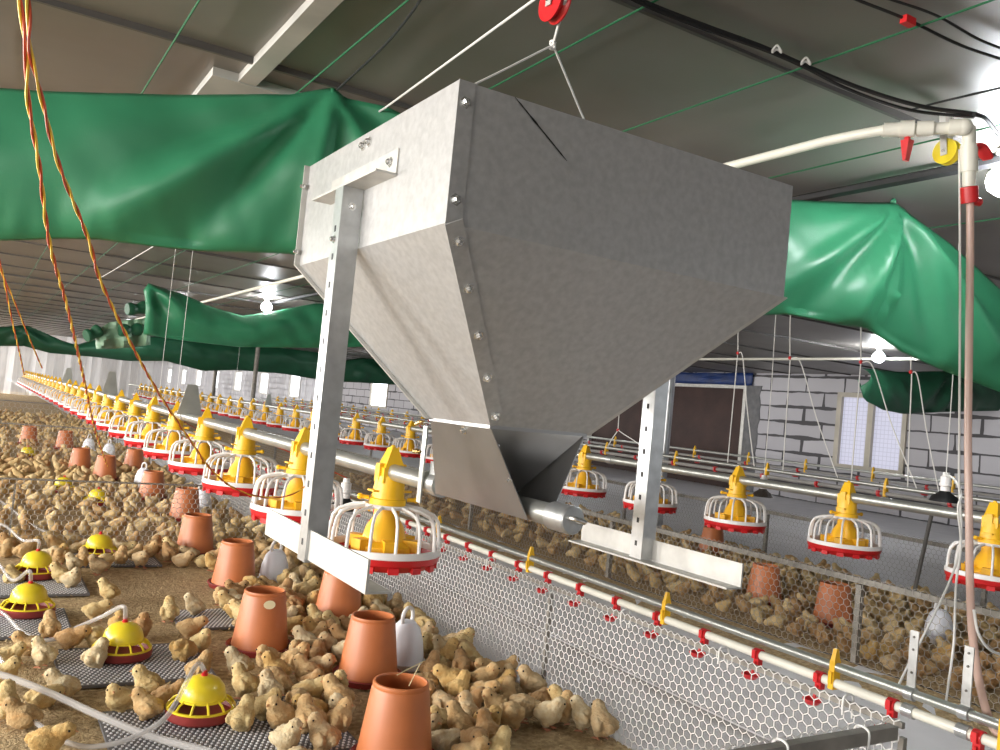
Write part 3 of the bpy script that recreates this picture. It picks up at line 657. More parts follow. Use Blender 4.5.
# ------------------------------------------------------------------ lamps under the ceiling
M['bulb'] = emit('lit bulb', (.93, .96, 1), BULB_POWER)
def ceiling_lamp(x, y, label, first=[None]):
    if first[0] is None:
        t = thing('ceiling_lamp', label, 'lamp', (x, y, CEIL), 'bare ceiling lamps')
        b = MB(); b.lathe([(0,0), (.03,0), (.03,-.012), (.016,-.018), (.016,-.04), (0,-.04)], 16, (x, y, CEIL-.005)); b.build('lamp_holder', M['white'], t)
        b = MB(); b.lathe([(.014,-.04), (.022,-.05), (.05,-.08), (.055,-.10), (.048,-.125), (.025,-.143), (0,-.148)], 16, (x, y, CEIL)); b.build('bulb', M['bulb'], t)
        first[0] = t; KIDS.clear(); kids(t)
    else:
        t = dup(first[0]); t.location = (x, y, CEIL); t['label'] = label
    return t
ceiling_lamp(2.44, 8.75, 'glaring bare lamp under the ceiling over the second green curtain')
ceiling_lamp(7.0, 4.98, 'glaring bare lamp near the right window above the dark bundled curtain')
lp_ = atZ(1006, 184, 1.63); ceiling_lamp(lp_.x, lp_.y, 'glaring ceiling lamp at the right picture edge beside the standpipe')
for x, y, l in ((2.44, 13, 'far ceiling lamp beyond the second green curtain'), (7.0, 9.4, 'far ceiling lamp before the brown doorway'), (7.0, 16, 'distant ceiling lamp by the right wall'), (2.44, 18, 'distant ceiling lamp behind the dark far curtain'), (-2.0, 1.4, 'ceiling lamp left of the picture'), (-2.0, 5.2, 'farther ceiling lamp left of the picture')):
    ceiling_lamp(x, y, l)
def heat_lamp(p, shade, label, cord_top):
    t = thing('brooder_lamp', label, 'lamp', p, 'hanging brooder lamps'); p = Vector(p)
    b = MB(); b.lathe([(0,.075), (.012,.075), (.014,.06), (.021,.055), (.021,.03), (.024,.028), (.024,.018), (.019,.014), (.019,-.01), (0,-.01)], 16, p); b.build('lamp_holder', M['white'], t)
    b = MB(); b.lathe([(.02,-.004), (.026,-.012), (.05,-.028), (.06,-.05), (.058,-.05), (.045,-.03), (.018,-.012)], 24, p); b.build('shade', M[shade], t)
    b = MB(); q = p + Vector((0,0,.075)); T_ = Vector(cord_top); b.tube(cr([q, q.lerp(T_, .5)+Vector((.01,0,-.0)), T_]), .0022, 6); b.build('cord', M['wire_red'] if p.x < 2 else M['rope'], t)
    return t
for i, (px, py, x, sh, lab) in enumerate(((345,497,1.3,'black','white brooder lamp holder just behind the nearest pan feeder'), (225,460,1.3,'chrome','brooder lamp hanging beside the third pan feeder of the front row'), (138,425,1.3,'chrome','brooder lamp hanging far back beside the front feeder row'),
        (763,488,3.95,'chrome','chrome-shaded brooder lamp hanging behind the second feed tube'), (945,490,3.55,'black','black-shaded white brooder lamp hanging left of the standpipe hose'))):
    p = atX(px, py, x); heat_lamp(p, sh, lab, (1.0, p.y+.02, TZ-.02) if i < 3 else (p.x, p.y+.02, CEIL-.01))

# ------------------------------------------------------------------ standpipe, pulleys, cords and cables
sp = thing('standpipe', 'white pvc water standpipe with red valve handles at the right', 'pipe', (2.1, 1.3, .2))
ZP = 1.662
b = MB(); b.tube([(1.99, 1.45, ZP), (1.975, 1.53, ZP), (1.965, 1.62, ZP), (1.965, 14, ZP)], .0135, 14); b.build('ceiling_pipe', M['pvc'], sp)
b = MB(); b.tube([(2.1, 1.305, ZP), (1.99, 1.46, ZP)], .0155, 14); e1 = (2.1, 1.3, ZP)
b.ball(e1, .022, 14, 10); d = (Vector((1.99,1.46,ZP))-Vector((2.1,1.305,ZP))).normalized(); q = Vector(e1)
b.tube([q, q+d*.035], .021, 16); b.tube([q+d*.07, q+d*.11], .02, 16); b.tube([q+d*.115, q+d*.15], .023, 16); b.tube([q+d*.15, q+d*.19], .019, 16); b.build('elbow_run', M['pvc'], sp)
top = atY(969, 128, 1.30); v1 = atY(969, 187, 1.30); v2 = atY(970, 203, 1.30)
b = MB(); b.tube([e1, top, v1], .0165, 16); b.tube([atY(969,145,1.3), atY(969,172,1.3)], .021, 16); b.build('riser', M['pvc'], sp)
b = MB(); b.tube([v1, v2], .0215, 16); b.tube([v1.lerp(v2,.8), v1.lerp(v2,.8)+Vector((.035,-.005,0))], .011, 12); b.build('red_union', M['red'], sp)
b = MB(); pts = [atY(970,200,1.30), atY(970,260,1.30), atY(969,350,1.30), atY(968,440,1.29), atY(969,520,1.27), atY(970,588,1.24), atY(973,640,1.19), atY(981,690,1.13), atY(995,730,1.08), (2.02, 1.0, .2)]
b.tube(cr(pts), .0095, 12); b.build('hose', M['pinkhose'], sp)
b = MB(); c = q+d*.13; b.tube([c+Vector((0,0,-.015)), c+Vector((0,0,-.03))], .008, 8); b.hexa([c+Vector((-.012,-.012,-.03)), c+Vector((.012,-.012,-.03)), c+Vector((.012,.012,-.03)), c+Vector((-.012,.012,-.03))], [c+Vector((-.008,-.004,-.085)), c+Vector((.008,-.004,-.085)), c+Vector((.008,.004,-.085)), c+Vector((-.008,.004,-.085))]); b.build('valve_handle', M['red'], sp)
b = MB(); c = atY(975, 147, 1.29); b.tube(cr([c+Vector((-.01,0,.0)), c+Vector((.02,0,.006)), c+Vector((.055,0,-.012)), c+Vector((.06,0,-.02))]), [.012+.006*math.sin(k/24*PI) for k in range(25)], 10, squash=.5); b.build('valve_handle', M['red'], sp)

def line(name, pts, r, m, label, cat, group=None, smooth=True, n=6):
    b = MB(); b.tube(cr(pts) if smooth and len(pts) > 2 else pts, r, n); return tag(b.build(name, m), label, cat, group)
# yellow and red pulleys
def pulley(c, r, m, label, strap_top):
    c = Vector(c); t = thing('pulley', label, 'pulley', c, 'rope pulleys under the ceiling')
    b = MB(); b.lathe([(0,-.009), (r*.3,-.012), (r*.8,-.010), (r,-.012), (r*1.0,-.009), (r*.78,0), (r,.009), (r,.012), (r*.8,.010), (r*.3,.012), (0,.009)], 32, c, 0, (1,0,0)); b.build('wheel', m, t)
    for s in (-1, 1):
        b = MB(); T_ = Vector(strap_top); dd = (T_-c); b.obox(c + dd*.5 + Vector((s*.0155,0,0)), (.0012,0,0), Vector((0,dd.z,-dd.y)).normalized()*.009, dd*.5 + dd.normalized()*.012); b.build('strap', M['zinc'], t)
    b = MB(); b.tube([c+Vector((-.02,0,0)), c+Vector((.02,0,0))], .005, 8); b.build('axle', M['bolt'], t)
    return t
rp = atZ(555, 2, 1.655); pulley(rp, .042, M['red'], 'red rope pulley under the ceiling above the hopper', (rp.x, rp.y-.005, CEIL))
yp = atZ(947, 152, 1.625); pulley(yp, .034, M['lemon'], 'yellow rope pulley under the elbow of the white pipe', (yp.x, yp.y+.01, CEIL-.02))
kn = atZ(553, 45, 1.595)
b = MB(); b.tube(cr([kn+Vector((.006*math.cos(k*2.2), .006*math.sin(k*2.2), .008*math.sin(k*1.3))) for k in range(9)]), .003, 6); ro = thing('hopper_rope', 'white hoisting rope knotted below the red pulley over the hopper', 'rope', kn); b.build('knot', M['rope'], ro)
b = MB(); b.tube([rp+Vector((.0,-.038,-.01)), kn], .0032, 6); b.build('hoist_end', M['rope'], ro)
for p in ((x0+.003, HY0+.3, HT), (x1-.003, HY1-.2, HT)):
    b = MB(); m_ = kn.lerp(Vector(p), .5)+Vector((0,0,-.005)); b.tube(cr([kn, m_, p]), .0022, 6); b.build('bridle', M['rope'], ro)
b = MB(); b.tube([rp+Vector((0,.02,.038)), atZ(385,108,1.69), (rp.x-.03, 9, 1.69)], .003, 6); b.build('hoist_rope', M['rope'], ro)
# green strings along the house under the ceiling
for i, (x, z) in enumerate(((.36, 1.725), (.745, 1.728), (1.15, 1.724), (1.63, 1.722), (2.28, 1.72), (3.2, 1.72), (-.05, 1.726))):
    line('green_string', [(x, -1, z), (x, 4, z-.004), (x, 20, z)], .0027, M['green_string'], ('leftmost', 'second from left', 'third from left', 'fourth from left', 'fifth from left', 'sixth from left', 'outermost left')[i] + ' taut green string running back under the ceiling', 'string', 'green strings under the ceiling')
def cable(pxs, z, r, label, m='black', g='black cables under the ceiling'):
    return line('cable', [atZ(px, py, z if not isinstance(z, (list, tuple)) else z[i]) for i, (px, py) in enumerate(pxs)], r, M[m], label, 'cable', g)
cable([(600,-25), (640,0), (700,24), (760,46), (806,66), (860,88), (920,106), (976,114)], 1.715, .006, 'thick black cable sagging along the ceiling seam towards the standpipe')
cable([(600,-20), (642,4), (702,28), (762,49), (804,67), (850,90), (910,110), (974,117)], 1.708, .0045, 'thinner black cable strapped below the thick one near the standpipe')
cable([(974,114), (985,118), (995,130), (1010,150), (1030,170)], 1.69, .006, 'short black cable drooping at the right edge above the red handle')
cable([(840,-8), (860,1), (908,20), (960,45), (1010,62)], 1.72, .0035, 'thin black cable with a red clip in the top right corner')
cable([(880,-4), (935,15), (980,40), (1020,55)], 1.728, .003, 'faint dark cable above the clipped one in the top right corner')
cable([(430,-20), (415,8), (385,45), (350,78), (337,90)], [1.73,1.72,1.715,1.7,1.69], .0032, 'thin black cable dropping to the curtain peak left of the hopper')
cable([(910,110), (940,102), (1000,88), (1040,78)], 1.72, .003, 'pair of dark cables leaving right from the standpipe elbow')
o = MB(); c = atZ(908, 21, 1.716); o.obox(c, (.016,0,0), (0,.008,0), (0,0,.008)); tag(o.build('cable_clip', M['red']), 'small red clip on the thin black ceiling cable', 'clip')
for i, (px, py) in enumerate(((777,50), (806,62))):
    c = atZ(px, py, 1.712); o = MB(); o.tube(cr([c+Vector((.012*math.cos(k), .009*math.sin(k), .006*math.sin(k*2))) for k in range(8)]), .0025, 6); tag(o.build('cable_tie', M['rope']), 'white tie round the black cable bundle, %s the hopper' % ('nearer', 'farther from')[i], 'tie')
# grey conduit bars along the ceiling at the right
line('conduit', [atZ(600,-60+260,1.70), (3.05, 1.0, 1.70), ] if False else [(2.55, .6, 1.712), (2.55, 9, 1.712)], .018, M['black'], 'dark conduit along the ceiling right of the white pipe', 'conduit', smooth=False)
line('conduit', [(7.3, 2.5, 1.66), (7.3, 13, 1.66)], .014, M['pvc'], 'white conduit under the ceiling at the right lamp', 'conduit', smooth=False)
# strings that hold the near curtain up
for i, (px, py, px2, py2) in enumerate(((333,89,337,58), (893,205,899,173))):
    A = atP(px, py, *PL1); Bq = Vector((A.x+.01, A.y, CEIL-.008)); line('curtain_string', [A+Vector((0,0,-.02)), A.lerp(Bq,.5), Bq], .0032, M['rope'], 'white string holding the near curtain peak %s the hopper' % ('left of', 'right of')[i], 'string', 'curtain strings')
    o = MB(); o.lathe([(.012,-.02), (.008,0), (.012,.014), (.006,.024), (0,.024)], 12, A); tag(o.build('curtain_knot', M['tarp']), 'gathered knot at the near curtain peak %s the hopper' % ('left of', 'right of')[i], 'knot')
# twisted yellow and red cords
def twisted(pts, label, r=.0018, pitch=.11):
    P = cr(pts, 24)
    if pts[0].y < 2: P = [Vector((pts[0].x, pts[0].y, CEIL-.005 + (pts[0].z-CEIL+.005)*k/20)) for k in range(20)] + P
    t = thing('twisted_cord', label, 'cord', P[0], 'twisted yellow and red cords'); Q = [P[0]]
    for a, c in zip(P, P[1:]):
        k = max(1, int((c-a).length/(pitch/10)))
        Q += [a.lerp(c, (i+1)/k) for i in range(k)]
    s = 0; A = [[], []]; prev = Q[0]
    for i, q in enumerate(Q):
        s += (q-prev).length; prev = q; T_ = (Q[min(i+1, len(Q)-1)]-Q[max(i-1, 0)]).normalized(); u = T_.cross(Vector((0,1,.2))).normalized(); v = T_.cross(u)
        an = 2*PI*s/pitch
        for j in range(2): A[j].append(q + (u*math.cos(an+j*PI) + v*math.sin(an+j*PI))*r*.95)
    for j, (nm, mm) in enumerate((('yellow_wire', 'wire_yellow'), ('red_wire', 'wire_red'))):
        b = MB(); b.tube(A[j], r, 6); b.build(nm, M[mm], t)
    return t
def deep(lst): return [atY(px, py, y) for px, py, y in lst]
twisted(deep([(17,-14,1.2), (21,10,1.2), (26,55,1.22), (28,100,1.26), (39,165,1.35), (50,245,1.5), (68,310,1.75), (84,380,2.2), (95,430,2.8), (107,466,3.6)]), 'left twisted yellow and red cord hanging down to the terracotta tubes')
twisted(deep([(27,-14,1.19), (29,20,1.19), (30,50,1.21), (42,100,1.26), (59,165,1.35), (88,238,1.5), (101,282,1.6), (130,342,1.8), (160,395,2.05), (190,440,2.3), (215,474,2.5), (242,492,2.65), (272,498,2.72), (292,494,2.74), (312,482,2.75), (322,474,2.75)]), 'right twisted yellow and red cord sweeping down to the third pan feeder')
twisted(deep([(-6,240,3), (3,275,3.1), (12,320,3.3), (20,355,3.6), (24,375,4)]), 'thin twisted cord at the left edge, below the near curtain', r=.0017, pitch=.13)
twisted(deep([(-4,260,3.4), (12,296,3.5), (28,335,3.7), (42,368,4)]), 'second thin twisted cord at the left edge, running to the right', r=.0017, pitch=.13)
# white hanging strings
def drop(px, py, x, zb, label, r=.0013):
    p = atX(px, py, x); line('drop_string', [(p.x, p.y, CEIL-.01), (p.x, p.y, zb)], r, M['rope'], label, 'string', 'white drop strings', smooth=False)
drop(180, 365, 1.0, .64, 'white drop string holding the front feed tube left of the hopper leg')
drop(240, 345, 3.4, .6, 'white drop string under the second curtain below the left ceiling lamp')
for yy, lb in ((16, 'nearest'), (20, 'middle'), (24, 'farthest')): line('drop_string', [(ROW3_X, yy, CEIL-.005), (ROW3_X, yy, ROW3_Z+.01)], .0015, M['rope'], '%s white drop string of the distant third feed tube' % lb, 'string', 'white drop strings of the third tube', smooth=False)
drop(163, 360, 1.0, .64, 'farther white drop string on the front feed tube')
# V-shaped slings that carry the raised lines
SL = ((668,385,637), (738,354,0), (790,358,0), (860,363,0), (911,372,0))
def sling(x, y, zt, ytop, y0, y1, zb, label, lean=0):
    t = thing('sling_cord', label, 'cord', (x, y, zt), 'white sling cords of the raised lines')
    b = MB(); b.tube(cr([(x, ytop, CEIL-.01), (x, (y+ytop)/2+.005, (zt+CEIL)/2), (x, y, zt)]), .0036, 6); b.build('drop_cord', M['rope'], t)
    for yy, zz in ((y0, zb), (y1, zb)):
        b = MB(); b.tube(cr([(x, y, zt), (x, y+(yy-y)*.2, zt-.03), (x, y+(yy-y)*.55, zt-(zt-zz)*.5), (x, yy, zz)]), .0036, 6); b.build('leg_cord', M['rope'], t)
    b = MB(); b.ball((x, y, zt), .012, 8, 6); b.build('knot', M['red'], t); return t
for i, (px, py, lx, rx) in enumerate(((738,353,727,753), (790,358,783,838), (861,362,852,918), (911,372,909,940), (618,430,605,648))):
    X_ = 4.4; k_ = atX(px, py, X_); zz = .607; yl = atX(lx, 470, X_).y; yr = atX(rx, 485, X_).y
    sling(X_, k_.y, k_.z, k_.y+.03, yl, yr, zz, 'white sling cord with two legs, %s' % ('left of the block wall window near the doorway', 'midway between doorway and window', 'in front of the bright window', 'right of the bright window', 'behind the right hopper leg')[i])
# winch string and white cord by the standpipe
line('winch_string', [yp+Vector((.0,-.034,0)), atY(960,300,1.36), atY(959,470,1.36), atY(957,560,1.36), (2.0, 1.3, .24)], .003, M['rope'], 'thin white winch string hanging just left of the pink hose', 'string')
line('loose_cord', [atY(946,474,1.5), atY(955,480,1.42), atY(961,494,1.36), atY(958,510,1.34), atY(961,545,1.34), atY(956,585,1.34), atY(954,640,1.34), atY(949,680,1.34), atY(945,708,1.34)], .0034, M['rope'], 'loose white cord dangling from the black-shaded lamp beside the hose', 'cord')
line('loose_cord', [atY(974,610,1.15), atY(978,632,1.15), atY(988,648,1.15), atY(1003,655,1.15), atY(1020,656,1.15)], .0034, M['rope'], 'white cord curling out to the right edge from the pink hose', 'cord')
# posts of the house
def post(px, py, x, r, label, m='column'):
    p = atX(px, py, x); b = MB(); b.tube([(x, p.y, -.03), (x, p.y, CEIL+.02)], r, 18); tag(b.build('roof_post', M[m]), label, 'post', 'steel roof posts')
post(667, 420, 4.95, .04, 'shiny round steel roof post right of the hopper leg')
for px, lab in ((324, 'dark roof post just left of the left hopper leg'), (253, 'dark roof post second left of the hopper leg'), (213, 'dark roof post farthest left before the windows')):
    post(px, 395, 4.95, .045, lab, 'darksteel')
o = MB(); A = atX(931, 517, 4.62); Bq = atX(915, 589, 4.45); o.tube([A+(A-Bq)*.05, Bq+(Bq-A)*.25], .011, 8); tag(o.build('leaning_stick', M['stickdark']), 'dark stick leaning on the mesh fence behind the second feeder row', 'stick')

# ------------------------------------------------------------------ terracotta feeder tubes
def make_tube_feeder():
    t = thing('tube_feeder', '', 'feeder', (0,0,0), 'terracotta tube feeders')
    b = MB(); b.lathe([(.084,.014), (.088,.02), (.083,.05), (.066,.172), (.0635,.178), (.0645,.182), (.063,.188), (.059,.189), (.057,.186), (.0585,.175), (.075,.05), (.08,.02), (0,.02)], 36); b.build('tube', M['terra'], t)
    b = MB(); b.lathe([(0,.002), (.094,.002), (.101,.018), (.104,.020), (.102,.023), (.098,.020), (.09,.010), (0,.010)], 36); b.build('tray', M['maroon'], t)
    return t
jug0 = make_tube_feeder(); KIDS.clear(); kids(jug0)
JUGS = [   # pixel of the base's centre, label, landmark name
    (393,765,'nearest terracotta tube feeder, at the bottom edge, with straws in its mouth','straw-filled tube feeder'),
    (367,680,'terracotta tube feeder in front of the white ring-handled drinker','ring-drinker tube feeder'),
    (259,650,'terracotta tube feeder with a cream sticker near its rim','stickered tube feeder'),
    (337,622,'terracotta tube feeder under the left foot rail of the hopper','foot-rail tube feeder'),
    (233,587,'terracotta tube feeder just left of the far ring-handled drinker','middle tube feeder'),
    (194,554,'terracotta tube feeder in front of the cross fence','cross-fence tube feeder'),
    (184,520,'terracotta tube feeder seen through the cross fence behind the others',None), (151,499,'terracotta tube feeder behind the cross fence, left of the see-through one',None),
    (104,480,'terracotta tube feeder behind the cross fence where the left cord ends',None), (79,471,'shiny terracotta tube feeder behind the cross fence at the far left',None),
    (133,471,'terracotta tube feeder far back under the front row pans',None), (64,449,'small distant terracotta tube feeder at the second cross fence',None), (28,444,'leftmost distant terracotta tube feeder',None),
    (763,603,'terracotta tube feeder behind the aisle fence below the foot rail end',None), (832,625,'terracotta tube feeder behind the aisle fence near the translucent drinker',None), (711,556,'terracotta tube feeder at the back of the right pen under a pan feeder',None)]
OBST = []; LAND = []
for i, (px, py, lab, lm) in enumerate(JUGS):
    p = atZ(px, py, 0); j = jug0 if i == 0 else dup(jug0); j.location = p; j['label'] = lab; j.rotation_euler = (0, 0, i*1.3); OBST.append((p.x, p.y, .112))
    if lm: LAND.append((p.x, p.y, lm))
    if i == 2:
        dirc = Vector((-p.x, -p.y, 0)).normalized(); aa = math.atan2(dirc.y, dirc.x) - i*1.3 + .25; b = MB(); vs = []
        for k in range(16):
            u = 2*PI*k/16; zz = .158 + .013*math.sin(u); a2 = aa + .26*math.cos(u); rr = .083 + (.066-.083)*(zz-.05)/.122 + .0035; vs.append((math.cos(a2)*rr, math.sin(a2)*rr, zz))
        b.add(vs, [tuple(range(16))]); o = b.build('sticker', M['cream']); o.parent = j; o['label'] = 'cream oval sticker'
    if i == 0:
        straws = p.copy()
for i, (px0, py0, px1, py1) in enumerate(((397,675,424,661), (409,686,420,664))):
    c = Vector((straws.x, straws.y, .186)); A = atY(px0, py0, c.y-.02); Bq = atY(px1, py1, c.y)
    line('straw', [A, Bq], .0011, M['straw'], '%s dry straw sticking out of the nearest terracotta tube' % ('longer slanting', 'shorter steep')[i], 'straw', 'straws in the nearest tube', smooth=False, n=5)

# ------------------------------------------------------------------ white ring-handled drinkers
def make_jar():
    t = thing('bell_jar_drinker', '', 'drinker', (0,0,0), 'white ring-handled drinkers')
    b = MB(); b.lathe([(.062,.012), (.062,.03), (.055,.08), (.042,.12), (.025,.14), (0,.145)], 28); b.build('jar', M['frosted'], t)
    b = MB(); b.lathe([(0,.001), (.066,.001), (.070,.02), (.067,.02), (.063,.008), (0,.008)], 28); b.build('base', M['white'], t)
    b = MB(); b.tube(cr([(-.024,0,.134), (-.029,0,.15), (-.021,0,.173), (0,0,.181), (.021,0,.173), (.029,0,.15), (.024,0,.134)]), .006, 8); b.build('ring_handle', M['white'], t)
    return t
jar0 = make_jar(); KIDS.clear(); kids(jar0)
for i, (px, py, lab, lm) in enumerate(((403,666,'white ring-handled drinker standing behind the second terracotta tube','near ring-handled drinker'), (273,583,'white ring-handled drinker in the crowd right of the middle terracotta tubes','far ring-handled drinker'),
        (142,487,'bluish white drinker behind the cross fence under the front feeders',None), (201,512,'white drinker behind the cross fence just below a pan feeder',None), (88,452,'distant bluish drinker behind the left terracotta tubes',None), (108,458,'distant bluish drinker right of the left cord end',None), (938,642,'translucent drinker behind the aisle fence at the right',None))):
    p = atZ(px, py, 0); j = jar0 if i == 0 else dup(jar0); j.location = p; j.rotation_euler = (0,0,.55 if i < 2 else i); j['label'] = lab; OBST.append((p.x, p.y, .08))
    if lm: LAND.append((p.x, p.y, lm))

# ------------------------------------------------------------------ yellow-domed drinkers on slat mats
def make_dome():
    t = thing('dome_drinker', '', 'drinker', (0,0,0), 'yellow-domed chick drinkers')
    b = MB(); b.lathe([(.055,.046), (.055,.058), (.050,.076), (.038,.091), (.02,.099), (0,.101)], 32); b.build('dome', M['lemon'], t)
    b = MB()
    b.lathe([(.075,.025), (.081,.025), (.081,.031), (.075,.031), (.075,.025)], 36); b.lathe([(.05,.046), (.058,.046), (.058,.051), (.05,.051), (.05,.046)], 32)
    for k in range(12):
        a = 2*PI*k/12; c, s = math.cos(a), math.sin(a); b.tube([(c*.055, s*.055, .049), (c*.068, s*.068, .042), (c*.078, s*.078, .029)], .0032, 6)
    b.build('grill', M['lemon'], t)
    b = MB(); b.lathe([(0,.001), (.074,.001), (.082,.007), (.083,.025), (.080,.027), (.075,.012), (0,.012)], 36); b.build('base', M['maroon'], t)
    b = MB(); b.lathe([(.008,.096), (.008,.104), (.0055,.106), (.0055,.112), (0,.112)], 12); b.build('inlet', M['red'], t)
    return t
dome0 = make_dome(); KIDS.clear(); kids(dome0); DOMES = []
for i, (px, py, lab, lm) in enumerate(((200,717,'nearest yellow-domed drinker at the bottom left','nearest yellow drinker'), (121,657,'yellow-domed drinker with the arched hose, second nearest','arched-hose yellow drinker'), (27,614,'yellow-domed drinker at the left edge, third nearest','left-edge yellow drinker'), (35,577,'yellow-domed drinker on the left slat mat by a hose end','left-mat yellow drinker'), (98,557,'yellow-domed drinker farthest back before the cross fence','back yellow drinker'),
        (97,505,'yellow-domed drinker seen through the cross fence on the right',None), (63,492,'yellow-domed drinker seen through the cross fence farther back',None), (27,458,'small distant yellow-domed drinker at the far left',None))):
    p = atZ(px, py, .012 if lm else 0); j = dome0 if i == 0 else dup(dome0); j.location = p; j.rotation_euler = (0,0,i*.7); j['label'] = lab; OBST.append((p.x, p.y, .082)); DOMES.append(p.copy())
    if lm: LAND.append((p.x, p.y, lm))
def slat_mat(x0, x1, y0, y1, label):
    b = MB(); b.box((x0, y0, .002), (x1, y1, .010)); st = .0135; i = 0
    y = y0 + .008
    while y < y1-.008:
        x = x0 + .008 + (st/2 if i % 2 else 0)
        while x < x1-.008:
            b.hexa([(x-.0028,y-.0028,.0099), (x+.0028,y-.0028,.0099), (x+.0028,y+.0028,.0099), (x-.0028,y+.0028,.0099)], [(x-.0018,y-.0018,.0125), (x+.0018,y-.0018,.0125), (x+.0018,y+.0018,.0125), (x-.0018,y+.0018,.0125)], 1); x += st
        y += st; i += 1
    tag(b.build('slat_mat', [M['matgrey'], M['matglint']], ang=.3), label, 'mat', 'white-dotted grey slat mats')
slat_mat(.33, .86, 1.88, 2.26, 'white-dotted grey slat mat under the nearest yellow drinker')
slat_mat(.27, .66, 2.46, 2.80, 'white-dotted grey slat mat under the arched-hose yellow drinker')
slat_mat(.66, 1.0, 2.95, 3.2, 'white-dotted grey slat mat beside the stickered terracotta tube')
slat_mat(.02, .34, 2.95, 3.28, 'white-dotted grey slat mat under the left-edge yellow drinker')
slat_mat(.05, .44, 3.48, 3.84, 'white-dotted grey slat mat under the left-mat yellow drinker')
slat_mat(.42, .78, 3.98, 4.26, 'white-dotted grey slat mat under the back yellow drinker')
# clear hoses
def hose(pts, r, label): line('water_hose', pts, r, M['hose'], label, 'hose', 'clear water hoses', n=10)
tp = [d_ + Vector((0,0,.11)) for d_ in DOMES]
hose([atZ(-30,668,.06), atZ(5,676,.06), atZ(50,693,.05), atZ(100,716,.04), atZ(150,736,.03), atZ(210,752,.03), atZ(260,768,.02)], .0085, 'thick clear hose crossing the bottom left corner')
hose([atZ(-20,635,.05), atZ(2,662,.04), atZ(12,692,.03), atZ(38,724,.02), atZ(75,745,.02), atZ(112,744,.03), atZ(146,731,.05), atZ(170,712,.08), tp[0]+Vector((-.02,.01,.012)), tp[0]], .006, 'thin clear hose looping to the nearest yellow drinker')
hose([atZ(-20,598,.03), atZ(3,613,.03), atZ(25,634,.03), atZ(50,640,.03), atZ(78,627,.07), atZ(103,616,.11), tp[1]+Vector((-.01,.0,.035)), tp[1]], .006, 'clear hose arching up to the second nearest yellow drinker')
hose([atZ(-20,518,.1), atZ(5,526,.1), atZ(22,540,.1), tp[3]+Vector((-.005,0,.03)), tp[3]], .006, 'clear hose dropping to the drinker on the left slat mat')
hose([atZ(-30,545,.06), atZ(-5,560,.06), atZ(12,580,.08), tp[2]+Vector((-.01,0,.03)), tp[2]], .006, 'clear hose dropping to the left-edge drinker')
hose([atZ(-20,486,.05), atZ(10,508,.05), atZ(35,527,.04), atZ(65,537,.03), atZ(100,535,.03)], .006, 'faint clear hose lying before the cross fence')

# ------------------------------------------------------------------ chicks
def ell(b, c, r, pitch=0., yaw=0.):
    o = len(b.v); b.ball((0,0,0), r, 14, 10); R = Matrix.Rotation(yaw, 3, 'Z') @ Matrix.Rotation(-pitch, 3, 'Y')
    for i in range(o, len(b.v)): v = R @ Vector(b.v[i]); b.v[i] = (v.x+c[0], v.y+c[1], v.z+c[2])
POSES = {   # body height, body pitch, head centre, head yaw, head pitch, legs
    'standing alert': (.042, .28, (.029, 0, .077), 0, 0, 1), 'looking aside': (.042, .22, (.030, .004, .074), 1.0, 0, 1),
    'looking back': (.042, .22, (.026, -.005, .073), -1.7, 0, 1), 'pecking': (.044, -.28, (.055, .003, .026), .2, -.9, 1),
    'walking': (.043, .05, (.042, 0, .067), 0, -.1, 1), 'sitting': (.027, .08, (.034, 0, .056), .25, 0, 0), 'dozing': (.025, -.02, (.038, .002, .038), -.3, -.4, 0)}
